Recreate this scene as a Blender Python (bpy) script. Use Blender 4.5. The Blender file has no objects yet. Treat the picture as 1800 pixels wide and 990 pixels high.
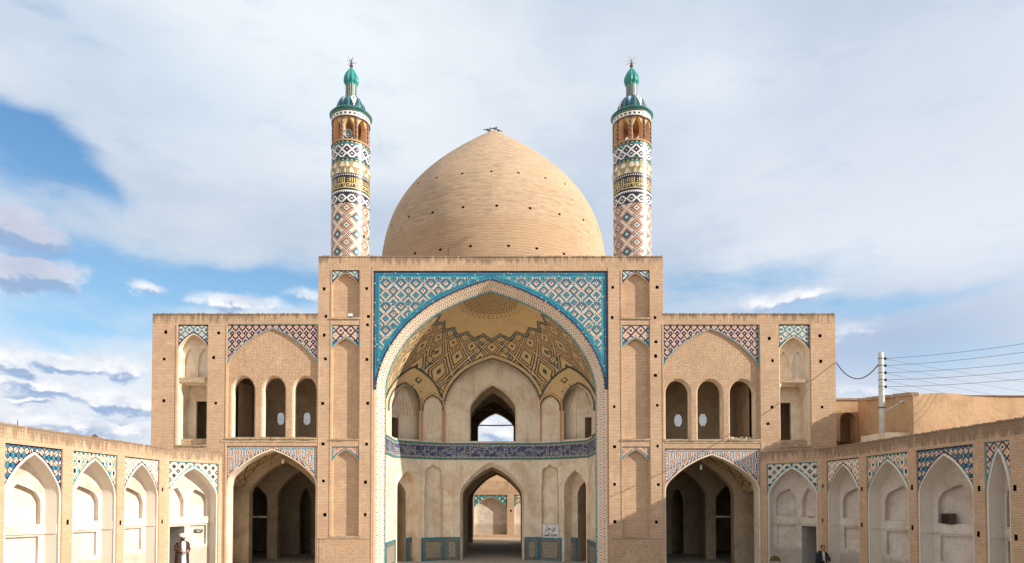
import bpy, bmesh, math, random
import numpy as np
from mathutils import Vector, Matrix
from mathutils.geometry import delaunay_2d_cdt
R = math.radians
random.seed(7); np.random.seed(7)
scene = bpy.context.scene
COL = scene.collection

# ------------------------------------------------------------------ camera, world, sun, exposure
FPX = 1140.0; PCX = 880.0; HOR = 877.0; PITCH = R(1.5); CAMZ = 3.2
PCY = HOR - FPX*math.tan(PITCH)
cd = bpy.data.cameras.new("camera"); cam = bpy.data.objects.new("camera", cd); COL.objects.link(cam)
cam.location = (0, 0, CAMZ); cam.rotation_euler = (R(90)+PITCH, 0, 0)
cd.sensor_fit = 'HORIZONTAL'; cd.sensor_width = 36; cd.lens = FPX/1800*36
cd.shift_x = (900-PCX)/1800; cd.shift_y = (PCY-495)/1800
cd.clip_start = .1; cd.clip_end = 5000
scene.camera = cam
scene.view_settings.view_transform = 'Standard'
try: scene.view_settings.look = 'None'
except Exception: pass
scene.view_settings.gamma = 1
scene.view_settings.exposure = 0.72
scene.render.engine = 'CYCLES'
scene.cycles.use_denoising = True
scene.cycles.max_bounces = 8; scene.cycles.diffuse_bounces = 5

SUN = Vector((.93, -.33, .465)).normalized()
SUN_EL = math.asin(SUN.z)
sd = bpy.data.lights.new("sun", 'SUN'); sd.energy = 4.1; sd.angle = R(.53); sd.color = (1, .925, .82)
so = bpy.data.objects.new("sun", sd); COL.objects.link(so)
so.rotation_euler = SUN.to_track_quat('Z', 'Y').to_euler()
so.location = (60, -30, 40)

def lin(r, g, b):
    f = lambda c: (c/255/12.92) if c/255 <= .04045 else ((c/255+.055)/1.055)**2.4
    return (f(r), f(g), f(b))

class NT:
    """tiny node helper"""
    def __init__(s, tree): s.t = tree; s.n = tree.nodes; s.l = tree.links
    def put(s, sock, val):
        if isinstance(val, bpy.types.NodeSocket): s.l.new(val, sock)
        elif val is not None:
            try: sock.default_value = val
            except Exception:
                sock.default_value = tuple(val)+(1,)
    def node(s, typ, ins=(), **kw):
        n = s.n.new(typ)
        for k, v in kw.items(): setattr(n, k, v)
        for k, v in (ins.items() if isinstance(ins, dict) else enumerate(ins)): s.put(n.inputs[k], v)
        return n
    def m(s, op, a, b=None, c=None, clamp=False):
        n = s.n.new('ShaderNodeMath'); n.operation = op; n.use_clamp = clamp
        s.put(n.inputs[0], a)
        if b is not None: s.put(n.inputs[1], b)
        if c is not None: s.put(n.inputs[2], c)
        return n.outputs[0]
    def vm(s, op, a, b=None, out=0):
        n = s.n.new('ShaderNodeVectorMath'); n.operation = op
        s.put(n.inputs[0], a)
        if b is not None: s.put(n.inputs[1], b)
        return n.outputs['Value'] if op in ('DOT_PRODUCT', 'LENGTH') else n.outputs[0]
    def xyz(s, x, y, z):
        return s.node('ShaderNodeCombineXYZ', (x, y, z)).outputs[0]
    def sep(s, v):
        o = s.node('ShaderNodeSeparateXYZ', (v,)).outputs; return o[0], o[1], o[2]
    def noise(s, v, scale, detail=4, rough=.55, dist=0):
        n = s.n.new('ShaderNodeTexNoise'); s.put(n.inputs['Vector'], v)
        n.inputs['Scale'].default_value = scale; n.inputs['Detail'].default_value = detail
        n.inputs['Roughness'].default_value = rough; n.inputs['Distortion'].default_value = dist
        return n.outputs['Fac'] if 'Fac' in n.outputs else n.outputs[0]
    def mix(s, f, a, b, mode='MIX'):
        n = s.n.new('ShaderNodeMix'); n.data_type = 'RGBA'; n.blend_type = mode
        s.put(n.inputs[0], f)
        for i, c in ((6, a), (7, b)):
            if isinstance(c, bpy.types.NodeSocket): s.l.new(c, n.inputs[i])
            else: n.inputs[i].default_value = tuple(c)[:3]+(1,)
        return n.outputs[2]
    def ss(s, x, a, b):
        n = s.n.new('ShaderNodeMapRange'); n.interpolation_type = 'SMOOTHSTEP'
        s.put(n.inputs[0], x); n.inputs[1].default_value = a; n.inputs[2].default_value = b
        n.inputs[3].default_value = 0; n.inputs[4].default_value = 1
        return n.outputs[0]

world = bpy.data.worlds.new("World"); scene.world = world; world.use_nodes = True
wt = NT(world.node_tree); wt.n.clear()
sky = wt.node('ShaderNodeTexSky', sky_type='NISHITA'); sky.sun_disc = False
sky.sun_elevation = SUN_EL; sky.sun_rotation = math.atan2(SUN.x, SUN.y)
sky.altitude = 900; sky.air_density = 1.0; sky.dust_density = .6; sky.ozone_density = 2.0
D = wt.node('ShaderNodeTexCoord').outputs['Generated']
dx, dy, dz = wt.sep(D)
az = wt.m('ARCTAN2', dx, dy)
el = wt.m('ARCSINE', dz)
def ae(px, py):
    a = math.atan((px-PCX)/FPX); return a, math.atan((HOR-py)/FPX*math.cos(a))
wn = wt.noise(D, 3.0, 5, .55)
wn2 = wt.noise(wt.vm('ADD', D, (3.1, 1.7, .4)), 3.5, 5, .55)
azw = wt.m('ADD', az, wt.m('MULTIPLY', wt.m('SUBTRACT', wn, .5), .16))
elw = wt.m('ADD', el, wt.m('MULTIPLY', wt.m('SUBTRACT', wn2, .5), .11))
def blob(px, py, rx, ry, A=azw, E=elw):
    a, e = ae(px, py)
    sa = rx/FPX*math.cos(a)**2; se = ry/FPX*math.cos(a)
    x = wt.m('DIVIDE', wt.m('SUBTRACT', A, a), sa); y = wt.m('DIVIDE', wt.m('SUBTRACT', E, e), se)
    d = wt.m('ADD', wt.m('MULTIPLY', x, x), wt.m('MULTIPLY', y, y))
    return wt.m('EXPONENT', wt.m('MULTIPLY', d, -1.0))
# thin high sheet of cloud with clear gaps
gap = None
for px, py, rx, ry, w in ((45, 285, 120, 58, 1.2), (150, 322, 70, 26, .6), (10, 225, 110, 24, .6), (300, 262, 60, 12, .35), (640, 250, 90, 40, .12), (230, 476, 330, 44, 1.15), (40, 545, 260, 55, .75), (480, 505, 190, 36, .9), (330, 590, 200, 40, .5), (60, 20, 120, 14, .25),
                          (1280, 500, 200, 40, .6), (1560, 640, 330, 42, .3), (700, 285, 60, 45, .1), (1500, 545, 300, 22, .6), (860, 700, 90, 40, .5)):
    b = wt.m('MULTIPLY', blob(px, py, rx, ry), w)
    gap = b if gap is None else wt.m('ADD', gap, b)
sv = wt.vm('MULTIPLY', D, (1.4, 1.4, 4.5))
n1 = wt.noise(sv, 1.6, 8, .55, .3)
n2 = wt.noise(wt.vm('ADD', sv, (5, 2, 9)), 4.0, 8, .6)
n3 = wt.noise(wt.vm('ADD', wt.vm('MULTIPLY', D, (1, 1, 2.2)), (9, 5, 1)), 1.9, 5, .5)
n4 = wt.noise(wt.vm('MULTIPLY', D, (1, 1, 2.5)), 14.0, 6, .6, .5)
cov = wt.m('SUBTRACT', wt.m('ADD', 1.0, wt.m('MULTIPLY', wt.m('SUBTRACT', n2, .5), 1.1)), wt.m('MULTIPLY', gap, 1.15))
cov = wt.ss(wt.m('ADD', cov, wt.m('MULTIPLY', wt.m('SUBTRACT', n4, .5), .9)), -.25, 1.0)
cov = wt.m('ADD', wt.m('MULTIPLY', cov, .87), .11)
hi_col = wt.mix(wt.ss(n3, .28, .56), lin(180, 195, 214), lin(222, 228, 235))
hi_col = wt.mix(wt.m('MULTIPLY', blob(560, 60, 420, 130), .55), hi_col, lin(240, 245, 248))
hi_col = wt.mix(wt.m('MULTIPLY', blob(1640, 110, 330, 140), .5), hi_col, lin(188, 200, 220))
hi_col = wt.mix(wt.m('MULTIPLY', blob(1500, 300, 380, 110), .5), hi_col, lin(208, 214, 228))
hi_col = wt.mix(wt.m('MULTIPLY', blob(250, 120, 330, 80), .30), hi_col, lin(172, 198, 224))
hi_col = wt.mix(wt.m('MULTIPLY', blob(1580, 600, 330, 90), .7), hi_col, lin(150, 172, 206))
hi_col = wt.mix(wt.m('MULTIPLY', blob(1240, 120, 160, 90), .5), hi_col, lin(236, 241, 246))
# low cumulus layer : streets of puffs with flat grey bases
cuv = wt.vm('MULTIPLY', D, (1.2, 1.2, 1.9))
c1 = wt.noise(cuv, 7.5, 7, .56, .25)
c2 = wt.noise(wt.vm('ADD', cuv, (0, 0, .045)), 7.5, 7, .56, .25)
c3 = wt.noise(wt.vm('ADD', cuv, (4, 7, 1)), 22, 4, .6)
azc = wt.m('ADD', az, wt.m('MULTIPLY', wt.m('SUBTRACT', c1, .5), .16)); elc = wt.m('ADD', el, wt.m('MULTIPLY', wt.m('SUBTRACT', c3, .5), .035))
elc = wt.m('ADD', elc, wt.m('MULTIPLY', wt.m('SUBTRACT', c1, .5), .05))
cum = None; base = None
for px, py, rx, ry, w in ((25, 398, 88, 32, 1.3), (30, 476, 84, 32, 1.3), (135, 634, 85, 22, 1.2), (10, 636, 60, 30, 1.1), (225, 650, 40, 16, .9), (60, 680, 130, 22, 1.1), (215, 705, 70, 24, 1.2),
                          (30, 708, 60, 12, 1.0), (120, 745, 260, 22, .8), (395, 530, 75, 18, .85), (270, 500, 50, 16, .7), (520, 520, 50, 16, .6), (1370, 522, 85, 18, .7), (1490, 580, 60, 18, .5), (1510, 685, 70, 16, .6),
                          (875, 755, 50, 24, .9), (-220, 560, 150, 50, 1), (2000, 560, 150, 40, .8)):
    b = wt.m('MULTIPLY', blob(px, py, rx, ry, azc, elc), w)
    g = wt.m('MULTIPLY', blob(px, py+ry*.75, rx*1.05, ry*.7, azc, elc), w)
    cum = b if cum is None else wt.m('MAXIMUM', cum, b)
    base = g if base is None else wt.m('MAXIMUM', base, g)
cumA = wt.m('MULTIPLY', wt.ss(wt.m('ADD', cum, wt.m('MULTIPLY', wt.m('SUBTRACT', c3, .5), .7)), .18, .72), .92)
cu_white = wt.mix(wt.ss(c3, .3, .7), lin(206, 212, 225), lin(246, 246, 247))
cu_white = wt.mix(wt.m('MULTIPLY', wt.m('ADD', blob(40, 400, 140, 50), blob(40, 480, 140, 50)), .75), cu_white, lin(182, 188, 208))
cu_col = wt.mix(wt.ss(wt.m('SUBTRACT', base, wt.m('MULTIPLY', cum, .35)), .15, .62), cu_white, lin(146, 170, 205))
hz = wt.m('MULTIPLY', wt.ss(el, .20, .0), .55)
blue = wt.mix(wt.ss(el, .10, .55), lin(140, 200, 233), lin(24, 120, 188))
SKYG = 5.5       # cloud radiance in the units of the sky texture
nish = wt.vm('MULTIPLY', sky.outputs[0], (1, 1, 1))
blu = wt.vm('MULTIPLY', blue, (SKYG, SKYG, SKYG))
clear = wt.mix(.75, nish, blu)
c = wt.mix(cov, clear, wt.vm('MULTIPLY', hi_col, (SKYG, SKYG, SKYG)))
c = wt.mix(cumA, c, wt.vm('MULTIPLY', cu_col, (SKYG*1.02,)*3))
bg = wt.node('ShaderNodeBackground', {'Color': c, 'Strength': .125})
wo = wt.node('ShaderNodeOutputWorld'); wt.l.new(bg.outputs[0], wo.inputs[0])

# ------------------------------------------------------------------ measuring helpers
def ray(px, py):
    a = (px-PCX)/FPX; b = (PCY-py)/FPX
    return Vector((a, math.cos(PITCH)-b*math.sin(PITCH), b*math.cos(PITCH)+math.sin(PITCH)))
def inv(px, py, Y):
    r = ray(px, py); s = Y/r.y
    return Vector((r.x*s, Y, CAMZ+r.z*s))
def proj(x, y, z):
    z = z-CAMZ
    yc = y*np.cos(PITCH)+z*np.sin(PITCH); zc = z*np.cos(PITCH)-y*np.sin(PITCH)
    return PCX+FPX*x/yc, PCY-FPX*zc/yc

class Frame:
    def __init__(s, o, eu, en, ev=(0, 0, 1)):
        s.o = Vector(o); s.eu = Vector(eu).normalized(); s.en = Vector(en).normalized(); s.ev = Vector(ev).normalized()
    def p(s, u, v, w=0): return s.o+s.eu*u+s.ev*v+s.en*w
    def px(s, px, py, w=0):
        r = ray(px, py); c = Vector((0, 0, CAMZ)); q = s.o+s.en*w
        t = (q-c).dot(s.en)/r.dot(s.en); P = c+r*t-s.o
        return P.dot(s.eu), P.dot(s.ev)
Y0 = 29.0
FAC = Frame((0, Y0, 0), (1, 0, 0), (0, 1, 0))

# ------------------------------------------------------------------ materials
def mat(name):
    m = bpy.data.materials.new(name); m.use_nodes = True
    t = NT(m.node_tree); t.n.clear()
    b = t.node('ShaderNodeBsdfPrincipled'); o = t.node('ShaderNodeOutputMaterial'); t.l.new(b.outputs[0], o.inputs[0])
    return m, t, b
def wall_uv(t):
    g = t.node('ShaderNodeNewGeometry'); P = g.outputs['Position']; N = g.outputs['Normal']
    T = t.vm('NORMALIZE', t.vm('CROSS_PRODUCT', (0, 0, 1), N))
    u = t.vm('DOT_PRODUCT', P, T); x, y, z = t.sep(P)
    nx, ny, nz = t.sep(N)
    flat = t.m('GREATER_THAN', t.m('ABSOLUTE', nz), .9)
    u = t.m('ADD', u, t.m('MULTIPLY', flat, x)); v = t.m('ADD', z, t.m('MULTIPLY', flat, y))
    return P, u, v
def brick_mat(name, c1, c2, mortar, mode='rows', row=.066, width=.21, msize=.007, stain=.35, bump=.35, topz=None):
    m, t, b = mat(name)
    P, u, v = wall_uv(t)
    mortar = tuple(x*.8 for x in mortar); msize = max(msize, .010)
    if mode == 'rows': vec = t.xyz(u, v, 0)
    elif mode == 'soldier': vec = t.xyz(v, u, 0)
    elif mode == 'zigzag':
        tri = t.m('PINGPONG', u, .62); sw = t.m('ADD', v, t.m('MULTIPLY', tri, 1.35))
        band = t.m('GREATER_THAN', t.m('FRACT', t.m('DIVIDE', sw, .56)), .5)
        a = t.xyz(u, v, 0); bb = t.xyz(v, u, 0)
        vec = t.node('ShaderNodeMix', data_type='VECTOR'); t.l.new(band, vec.inputs[0]); t.l.new(a, vec.inputs[4]); t.l.new(bb, vec.inputs[5]); vec = vec.outputs[1]
    wob = t.noise(P, 1.3, 3)
    vec = t.vm('ADD', vec, t.vm('MULTIPLY', t.xyz(wob, wob, 0), (.03, .03, 0)))
    br = t.node('ShaderNodeTexBrick'); t.put(br.inputs['Vector'], vec)
    for k, val in (('Color1', c1), ('Color2', c2), ('Mortar', mortar)): br.inputs[k].default_value = tuple(val)+(1,)
    br.inputs['Scale'].default_value = 1; br.inputs['Mortar Size'].default_value = msize; br.inputs['Mortar Smooth'].default_value = .3
    br.inputs['Brick Width'].default_value = width; br.inputs['Row Height'].default_value = row; br.inputs['Bias'].default_value = 0
    big = t.noise(P, .55, 5, .6); mid = t.noise(P, 3.2, 4, .6); fine = t.noise(P, 17, 3, .6)
    col = t.mix(t.m('MULTIPLY', t.ss(big, .42, .72), stain), br.outputs[0], tuple(x*.62 for x in c1))
    col = t.mix(t.m('MULTIPLY', t.ss(mid, .5, .75), stain*.8), col, tuple(min(1, x*1.35) for x in c2))
    col = t.mix(.5, col, t.mix(t.ss(fine, .25, .75), (.84, .83, .82), (1.10, 1.10, 1.10)), 'MULTIPLY')
    st2 = t.noise(t.xyz(t.m('MULTIPLY', u, 2.2), t.m('MULTIPLY', v, .22), 0), 1.0, 6, .65)
    col = t.mix(t.m('MULTIPLY', t.ss(st2, .55, .72), .30), col, tuple(x*.6 for x in c1))
    pale = t.noise(t.vm('ADD', P, (17, 3, 9)), .8, 6, .7)
    col = t.mix(t.m('MULTIPLY', t.ss(pale, .58, .70), .35), col, (.68, .52, .37))
    if topz:      # rain and soot staining that hangs from the coping
        sx, sy, sz = t.sep(P)
        st = t.noise(t.xyz(t.m('MULTIPLY', u, 4.5), t.m('MULTIPLY', sz, .8), 0), 1.0, 5, .65)
        dist = t.m('SUBTRACT', topz, sz)
        thr = t.m('SUBTRACT', t.m('ADD', st, t.m('MULTIPLY', t.ss(t.noise(P, .35, 3), .35, .7), .14)), t.m('MULTIPLY', dist, .55))
        col = t.mix(t.m('MULTIPLY', t.ss(thr, .38, .56), .62), col, (.14, .105, .075))
    t.l.new(col, b.inputs['Base Color']); b.inputs['Roughness'].default_value = .92; b.inputs['Specular IOR Level'].default_value = .15
    if bump:
        h = t.m('ADD', t.m('MULTIPLY', br.outputs['Fac'], -1), t.m('MULTIPLY', fine, .8))
        bp = t.node('ShaderNodeBump', {'Height': h, 'Strength': bump, 'Distance': .02}); t.l.new(bp.outputs[0], b.inputs['Normal'])
    return m
def plaster_mat(name, c, stain, amt=.5, crack=True, rough=.9, drip=0.0, bump=.25, base=0.0):
    m, t, b = mat(name)
    P, u, v = wall_uv(t)
    a = t.noise(P, 1.1, 6, .62, .6); f = t.noise(P, 9, 5, .65)
    col = t.mix(t.m('MULTIPLY', t.ss(a, .4, .72), amt), c, stain)
    col = t.mix(t.m('MULTIPLY', t.ss(f, .45, .8), amt*.6), col, tuple(x*.75 for x in stain))
    if drip:
        s = t.noise(t.xyz(t.m('MULTIPLY', u, 6), t.m('MULTIPLY', v, .5), 0), 1.0, 5, .6)
        col = t.mix(t.m('MULTIPLY', t.ss(s, .5, .75), drip), col, tuple(x*.55 for x in stain))
    if base:      # rising damp line and worn hand height, hairline cracks
        x_, y_, z_ = t.sep(P)
        dz = t.m('ADD', z_, t.m('MULTIPLY', t.m('SUBTRACT', t.noise(P, 2.2, 5, .6), .5), .55))
        col = t.mix(t.m('MULTIPLY', t.ss(dz, 1.15, .95), base), col, tuple(x*.72 for x in stain))
        vo = t.node('ShaderNodeTexVoronoi', feature='DISTANCE_TO_EDGE'); t.put(vo.inputs['Vector'], t.vm('ADD', P, t.vm('MULTIPLY', t.xyz(a, f, a), (.5, .5, .5)))); vo.inputs['Scale'].default_value = .9
        ck = t.m('MULTIPLY', t.ss(vo.outputs['Distance'], .012, .0), t.ss(a, .48, .58))
        col = t.mix(t.m('MULTIPLY', ck, .45), col, tuple(x*.4 for x in stain))
    t.l.new(col, b.inputs['Base Color']); b.inputs['Roughness'].default_value = rough; b.inputs['Specular IOR Level'].default_value = .15
    bp = t.node('ShaderNodeBump', {'Height': t.m('ADD', a, t.m('MULTIPLY', f, .4)), 'Strength': bump, 'Distance': .05}); t.l.new(bp.outputs[0], b.inputs['Normal'])
    return m
def attr_mat(name, rough, spec, dirt=.25, bump=.1):
    m, t, b = mat(name)
    at = t.node('ShaderNodeAttribute', attribute_name='col')
    g = t.node('ShaderNodeNewGeometry'); n = t.noise(g.outputs['Position'], 1.6, 6, .65); n2 = t.noise(g.outputs['Position'], 22, 2)
    col = t.mix(t.m('MULTIPLY', t.ss(n, .45, .75), dirt), at.outputs['Color'], (.38, .29, .19))
    t.l.new(col, b.inputs['Base Color'])
    t.l.new(t.m('ADD', rough, t.m('MULTIPLY', n, .15)), b.inputs['Roughness']); b.inputs['Specular IOR Level'].default_value = spec
    bp = t.node('ShaderNodeBump', {'Height': n2, 'Strength': bump, 'Distance': .02}); t.l.new(bp.outputs[0], b.inputs['Normal'])
    return m
def plain_mat(name, c, rough=.6, metal=0, var=.15, sc=6):
    m, t, b = mat(name)
    g = t.node('ShaderNodeTexCoord'); n = t.noise(g.outputs['Object'], sc, 4)
    col = t.mix(t.ss(n, .3, .7), tuple(x*(1-var) for x in c), tuple(min(1, x*(1+var)) for x in c))
    t.l.new(col, b.inputs['Base Color']); b.inputs['Roughness'].default_value = rough; b.inputs['Metallic'].default_value = metal
    return m
M = {}
BR1, BR2, MO = (.555, .365, .228), (.64, .435, .282), (.50, .36, .24)
ZT = inv(863, 450, Y0).z; ZW = inv(863, 551, Y0).z
M['brick'] = brick_mat('brick_rows', BR1, BR2, MO)
M['soldier_hi'] = brick_mat('brick_soldier_tall_block', BR1, BR2, (.36, .26, .17), 'soldier', topz=ZT, msize=.010)
M['soldier_lo'] = brick_mat('brick_soldier_side_block', BR1, BR2, (.36, .26, .17), 'soldier', topz=ZW, msize=.010)
M['soldier_court'] = brick_mat('brick_soldier_arcade', BR1, BR2, (.36, .26, .17), 'soldier', topz=5.15, msize=.010)
M['zigzag'] = brick_mat('brick_zigzag', tuple(x*.92 for x in BR1), BR2, (.40, .27, .17), 'zigzag', stain=.2)
M['ledge'] = brick_mat('brick_ledge', (.45, .32, .2), (.60, .45, .3), (.3, .22, .15), 'rows', stain=.6)
M['plaster'] = plaster_mat('plaster_cream', (.80, .69, .54), (.56, .40, .26), .75, drip=.3)
M['plaster_red'] = plaster_mat('plaster_russet', (.50, .24, .13), (.55, .33, .2), .6)
M['white'] = plaster_mat('plaster_white', (.70, .62, .54), (.52, .42, .32), .85, base=.6, drip=.22)
M['white_trim'] = plaster_mat('plaster_trim', (.70, .63, .54), (.6, .5, .4), .3)
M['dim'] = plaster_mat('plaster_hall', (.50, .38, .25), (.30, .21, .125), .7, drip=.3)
M['mud'] = plaster_mat('mud_straw', (.56, .37, .22), (.43, .27, .155), .8, bump=.6, drip=.25)
M['tile'] = attr_mat('glazed_tile', .34, .4, .12)
M['matt_tile'] = attr_mat('matt_tile', .45, .3, .3)
M['paint'] = attr_mat('painted_plaster', .8, .15, .45, .25)
M['wood'] = plain_mat('dark_wood', (.10, .055, .03), .6)
M['iron_and_hole_shade'] = plain_mat('iron_and_hole_shade', (.03, .025, .02), .5, .6)  # metal parts; also lines holes and doorways, their shade put into the colour
M['paving'] = brick_mat('paving', (.46, .40, .33), (.52, .46, .38), (.3, .26, .21), 'rows', .28, .28, .012, .4, .2)
M['soil'] = plaster_mat('soil', (.48, .37, .26), (.33, .24, .16), .6)

def dome_mat():
    m, t, b = mat('dome_brick')
    g = t.node('ShaderNodeTexCoord'); O = g.outputs['Object']; x, y, z = t.sep(O)
    a = t.m('MULTIPLY', t.m('ARCTAN2', x, y), 6.2)
    br = t.node('ShaderNodeTexBrick'); t.put(br.inputs['Vector'], t.xyz(a, t.m('MULTIPLY', z, 1.0), 0))
    for k, val in (('Color1', (.44, .31, .205)), ('Color2', (.54, .39, .26)), ('Mortar', (.40, .275, .18))): br.inputs[k].default_value = val+(1,)
    br.inputs['Scale'].default_value = 1; br.inputs['Mortar Size'].default_value = .010; br.inputs['Brick Width'].default_value = .26; br.inputs['Row Height'].default_value = .075
    sv = t.xyz(t.m('MULTIPLY', a, .9), t.m('MULTIPLY', z, 7), 0)
    s1 = t.noise(sv, 1.0, 6, .68); s2 = t.noise(t.xyz(t.m('MULTIPLY', a, .35), t.m('MULTIPLY', z, .45), 3), 1.0, 4, .6)
    s3 = t.noise(t.xyz(t.m('MULTIPLY', a, 2.5), t.m('MULTIPLY', z, 14), 7), 1.0, 3, .6)
    dark = t.m('MULTIPLY', t.ss(s1, .44, .66), t.ss(s2, .36, .55))
    col = t.mix(t.m('MULTIPLY', dark, .7), br.outputs[0], (.25, .185, .125))
    col = t.mix(t.m('MULTIPLY', t.ss(s3, .58, .74), .35), col, (.30, .21, .14))
    col = t.mix(t.m('MULTIPLY', t.ss(s3, .44, .3), .25), col, (.70, .53, .36))
    # restored lower courses, redder and with deeper joints
    zb = t.m('ADD', z, t.m('MULTIPLY', t.noise(t.xyz(a, 0, 0), .5, 2), .5))
    lo = t.m('MULTIPLY', t.ss(zb, 4.62, 4.55), t.ss(a, 4.4, 4.2) if False else 1.0)
    ang = t.m('ARCTAN2', x, t.m('MULTIPLY', y, -1))
    lo = t.m('MULTIPLY', lo, t.ss(ang, .76, .70))
    joint = t.m('GREATER_THAN', t.m('FRACT', t.m('DIVIDE', z, .15)), .68)
    col = t.mix(t.m('MULTIPLY', lo, .35), col, (.46, .30, .18))
    col = t.mix(t.m('MULTIPLY', t.m('MULTIPLY', lo, joint), .28), col, (.20, .12, .07))
    t.l.new(col, b.inputs['Base Color']); b.inputs['Roughness'].default_value = .93; b.inputs['Specular IOR Level'].default_value = .12
    bp = t.node('ShaderNodeBump', {'Height': t.m('ADD', br.outputs['Fac'], t.m('MULTIPLY', s3, -1)), 'Strength': .25, 'Distance': -.03}); t.l.new(bp.outputs[0], b.inputs['Normal'])
    return m
M['dome'] = dome_mat()

# ------------------------------------------------------------------ mesh helpers
class MB:
    def __init__(s): s.v = []; s.f = []; s.m = []; s.c = []
    def face(s, pts, m=0, c=None):
        i = len(s.v); s.v.extend(tuple(p) for p in pts); s.f.append(tuple(range(i, i+len(pts)))); s.m.append(m); s.c.append(c)
    def box(s, F, u0, u1, v0, v1, w0, w1, m=0, c=None):
        P = [F.p(u, v, w) for w in (w0, w1) for v in (v0, v1) for u in (u0, u1)]
        for q in ((0, 1, 3, 2), (5, 4, 6, 7), (4, 0, 2, 6), (1, 5, 7, 3), (2, 3, 7, 6), (4, 5, 1, 0)):
            s.face([P[k] for k in q], m, c)
    def sheet(s, F, outer, holes=(), w=0, m=0, c=None):
        vs = []; es = []
        for poly in [outer]+list(holes):
            i = len(vs); n = len(poly); vs += [Vector(p) for p in poly]; es += [(i+k, i+(k+1) % n) for k in range(n)]
        r = delaunay_2d_cdt(vs, es, [], 1, 1e-5)
        V, T = r[0], r[2]
        O = np.array(outer); H = [np.array(h) for h in holes]
        cen = np.array([[(V[a].x+V[b].x+V[c_].x)/3, (V[a].y+V[b].y+V[c_].y)/3] for a, b, c_ in T])
        ok = inside(O, cen)
        for h in H: ok &= ~inside(h, cen)
        i = len(s.v); s.v.extend(tuple(F.p(q.x, q.y, w)) for q in V)
        for k, tr in enumerate(T):
            if ok[k]: s.f.append(tuple(i+j for j in tr)); s.m.append(m); s.c.append(c)
    def reveal(s, F, poly, w0, w1, m=0, closed=True, skip=(), c=None):
        n = len(poly)
        for k in range(n if closed else n-1):
            if k in skip: continue
            a = poly[k]; b = poly[(k+1) % n]
            s.face([F.p(*a, w0), F.p(*b, w0), F.p(*b, w1), F.p(*a, w1)], m, c)
    def between(s, F, A, wa, B, wb, m=0, c=None, closed=False):
        n = len(A)
        for k in range(n if closed else n-1):
            j = (k+1) % n
            s.face([F.p(*A[k], wa), F.p(*A[j], wa), F.p(*B[j], wb), F.p(*B[k], wb)], m, c)
    def lathe(s, o, prof, n=32, m=0, c=None, a0=0, a1=2*math.pi):
        o = Vector(o)
        for k in range(n):
            t0 = a0+(a1-a0)*k/n; t1 = a0+(a1-a0)*(k+1)/n
            for i in range(len(prof)-1):
                (r0, z0), (r1, z1) = prof[i], prof[i+1]
                P = [o+Vector((r*math.sin(t), -r*math.cos(t), z)) for r, z, t in ((r0, z0, t0), (r0, z0, t1), (r1, z1, t1), (r1, z1, t0))]
                if r0 < 1e-5: P = [P[0], P[2], P[3]]
                elif r1 < 1e-5: P = [P[0], P[1], P[2]]
                s.face(P, m, c)
    def tube(s, pts, r, n=6, m=0, c=None, r1=None):
        pts = [Vector(p) for p in pts]; rings = []
        for i, p in enumerate(pts):
            d = (pts[min(i+1, len(pts)-1)]-pts[max(i-1, 0)]).normalized()
            a = d.cross(Vector((0, 0, 1)) if abs(d.z) < .9 else Vector((1, 0, 0))).normalized(); b = d.cross(a)
            rr = r if r1 is None else r+(r1-r)*i/(len(pts)-1)
            rings.append([p+a*rr*math.cos(2*math.pi*k/n)+b*rr*math.sin(2*math.pi*k/n) for k in range(n)])
        for i in range(len(rings)-1):
            for k in range(n):
                j = (k+1) % n; s.face([rings[i][k], rings[i][j], rings[i+1][j], rings[i+1][k]], m, c)
        s.face(rings[0][::-1], m, c); s.face(rings[-1], m, c)
    def build(s, name, mats, parent=None, smooth=False, merge=False):
        me = bpy.data.meshes.new(name); me.from_pydata(s.v, [], s.f)
        for mm in mats: me.materials.append(M[mm] if isinstance(mm, str) else mm)
        me.polygons.foreach_set('material_index', s.m)
        if any(x is not None for x in s.c):
            a = me.color_attributes.new('col', 'FLOAT_COLOR', 'CORNER')
            cs = []
            for f, cc in zip(s.f, s.c):
                cs.append(np.tile(tuple(cc if cc is not None else (.5, .4, .3))+(1,), len(f)))
            a.data.foreach_set('color', np.concatenate(cs).astype(np.float32))
        if merge:
            bm = bmesh.new(); bm.from_mesh(me); bmesh.ops.remove_doubles(bm, verts=bm.verts, dist=1e-4)
            bmesh.ops.recalc_face_normals(bm, faces=bm.faces); bm.to_mesh(me); bm.free()
        if smooth: me.polygons.foreach_set('use_smooth', [True]*len(me.polygons))
        me.update()
        ob = bpy.data.objects.new(name, me); COL.objects.link(ob)
        if parent is not None:
            ob.parent = parent
            if parent.type == 'EMPTY': ob.location = -parent.location
        return ob
def inside(poly, pts):
    x, y = pts[:, 0], pts[:, 1]; n = len(poly); r = np.zeros(len(pts), bool)
    for i in range(n):
        x0, y0 = poly[i]; x1, y1 = poly[(i+1) % n]
        if y0 == y1: continue
        c = ((y0 > y) != (y1 > y)) & (x < (x1-x0)*(y-y0)/(y1-y0)+x0)
        r ^= c
    return r
def nearest(path, pts):
    """nearest point on an open polyline: distance, point, length along"""
    A = np.array(path[:-1], float); B = np.array(path[1:], float); d = B-A; L = np.hypot(d[:, 0], d[:, 1]); S = np.concatenate([[0], np.cumsum(L)])
    best = np.full(len(pts), 1e9); bp = np.zeros((len(pts), 2)); bs = np.zeros(len(pts))
    for i in range(len(A)):
        t = np.clip(((pts-A[i])@d[i])/max(L[i]**2, 1e-12), 0, 1); q = A[i]+t[:, None]*d[i]; e = np.hypot(*(pts-q).T)
        k = e < best; best[k] = e[k]; bp[k] = q[k]; bs[k] = (S[i]+t*L[i])[k]
    return best, bp, bs
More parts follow.
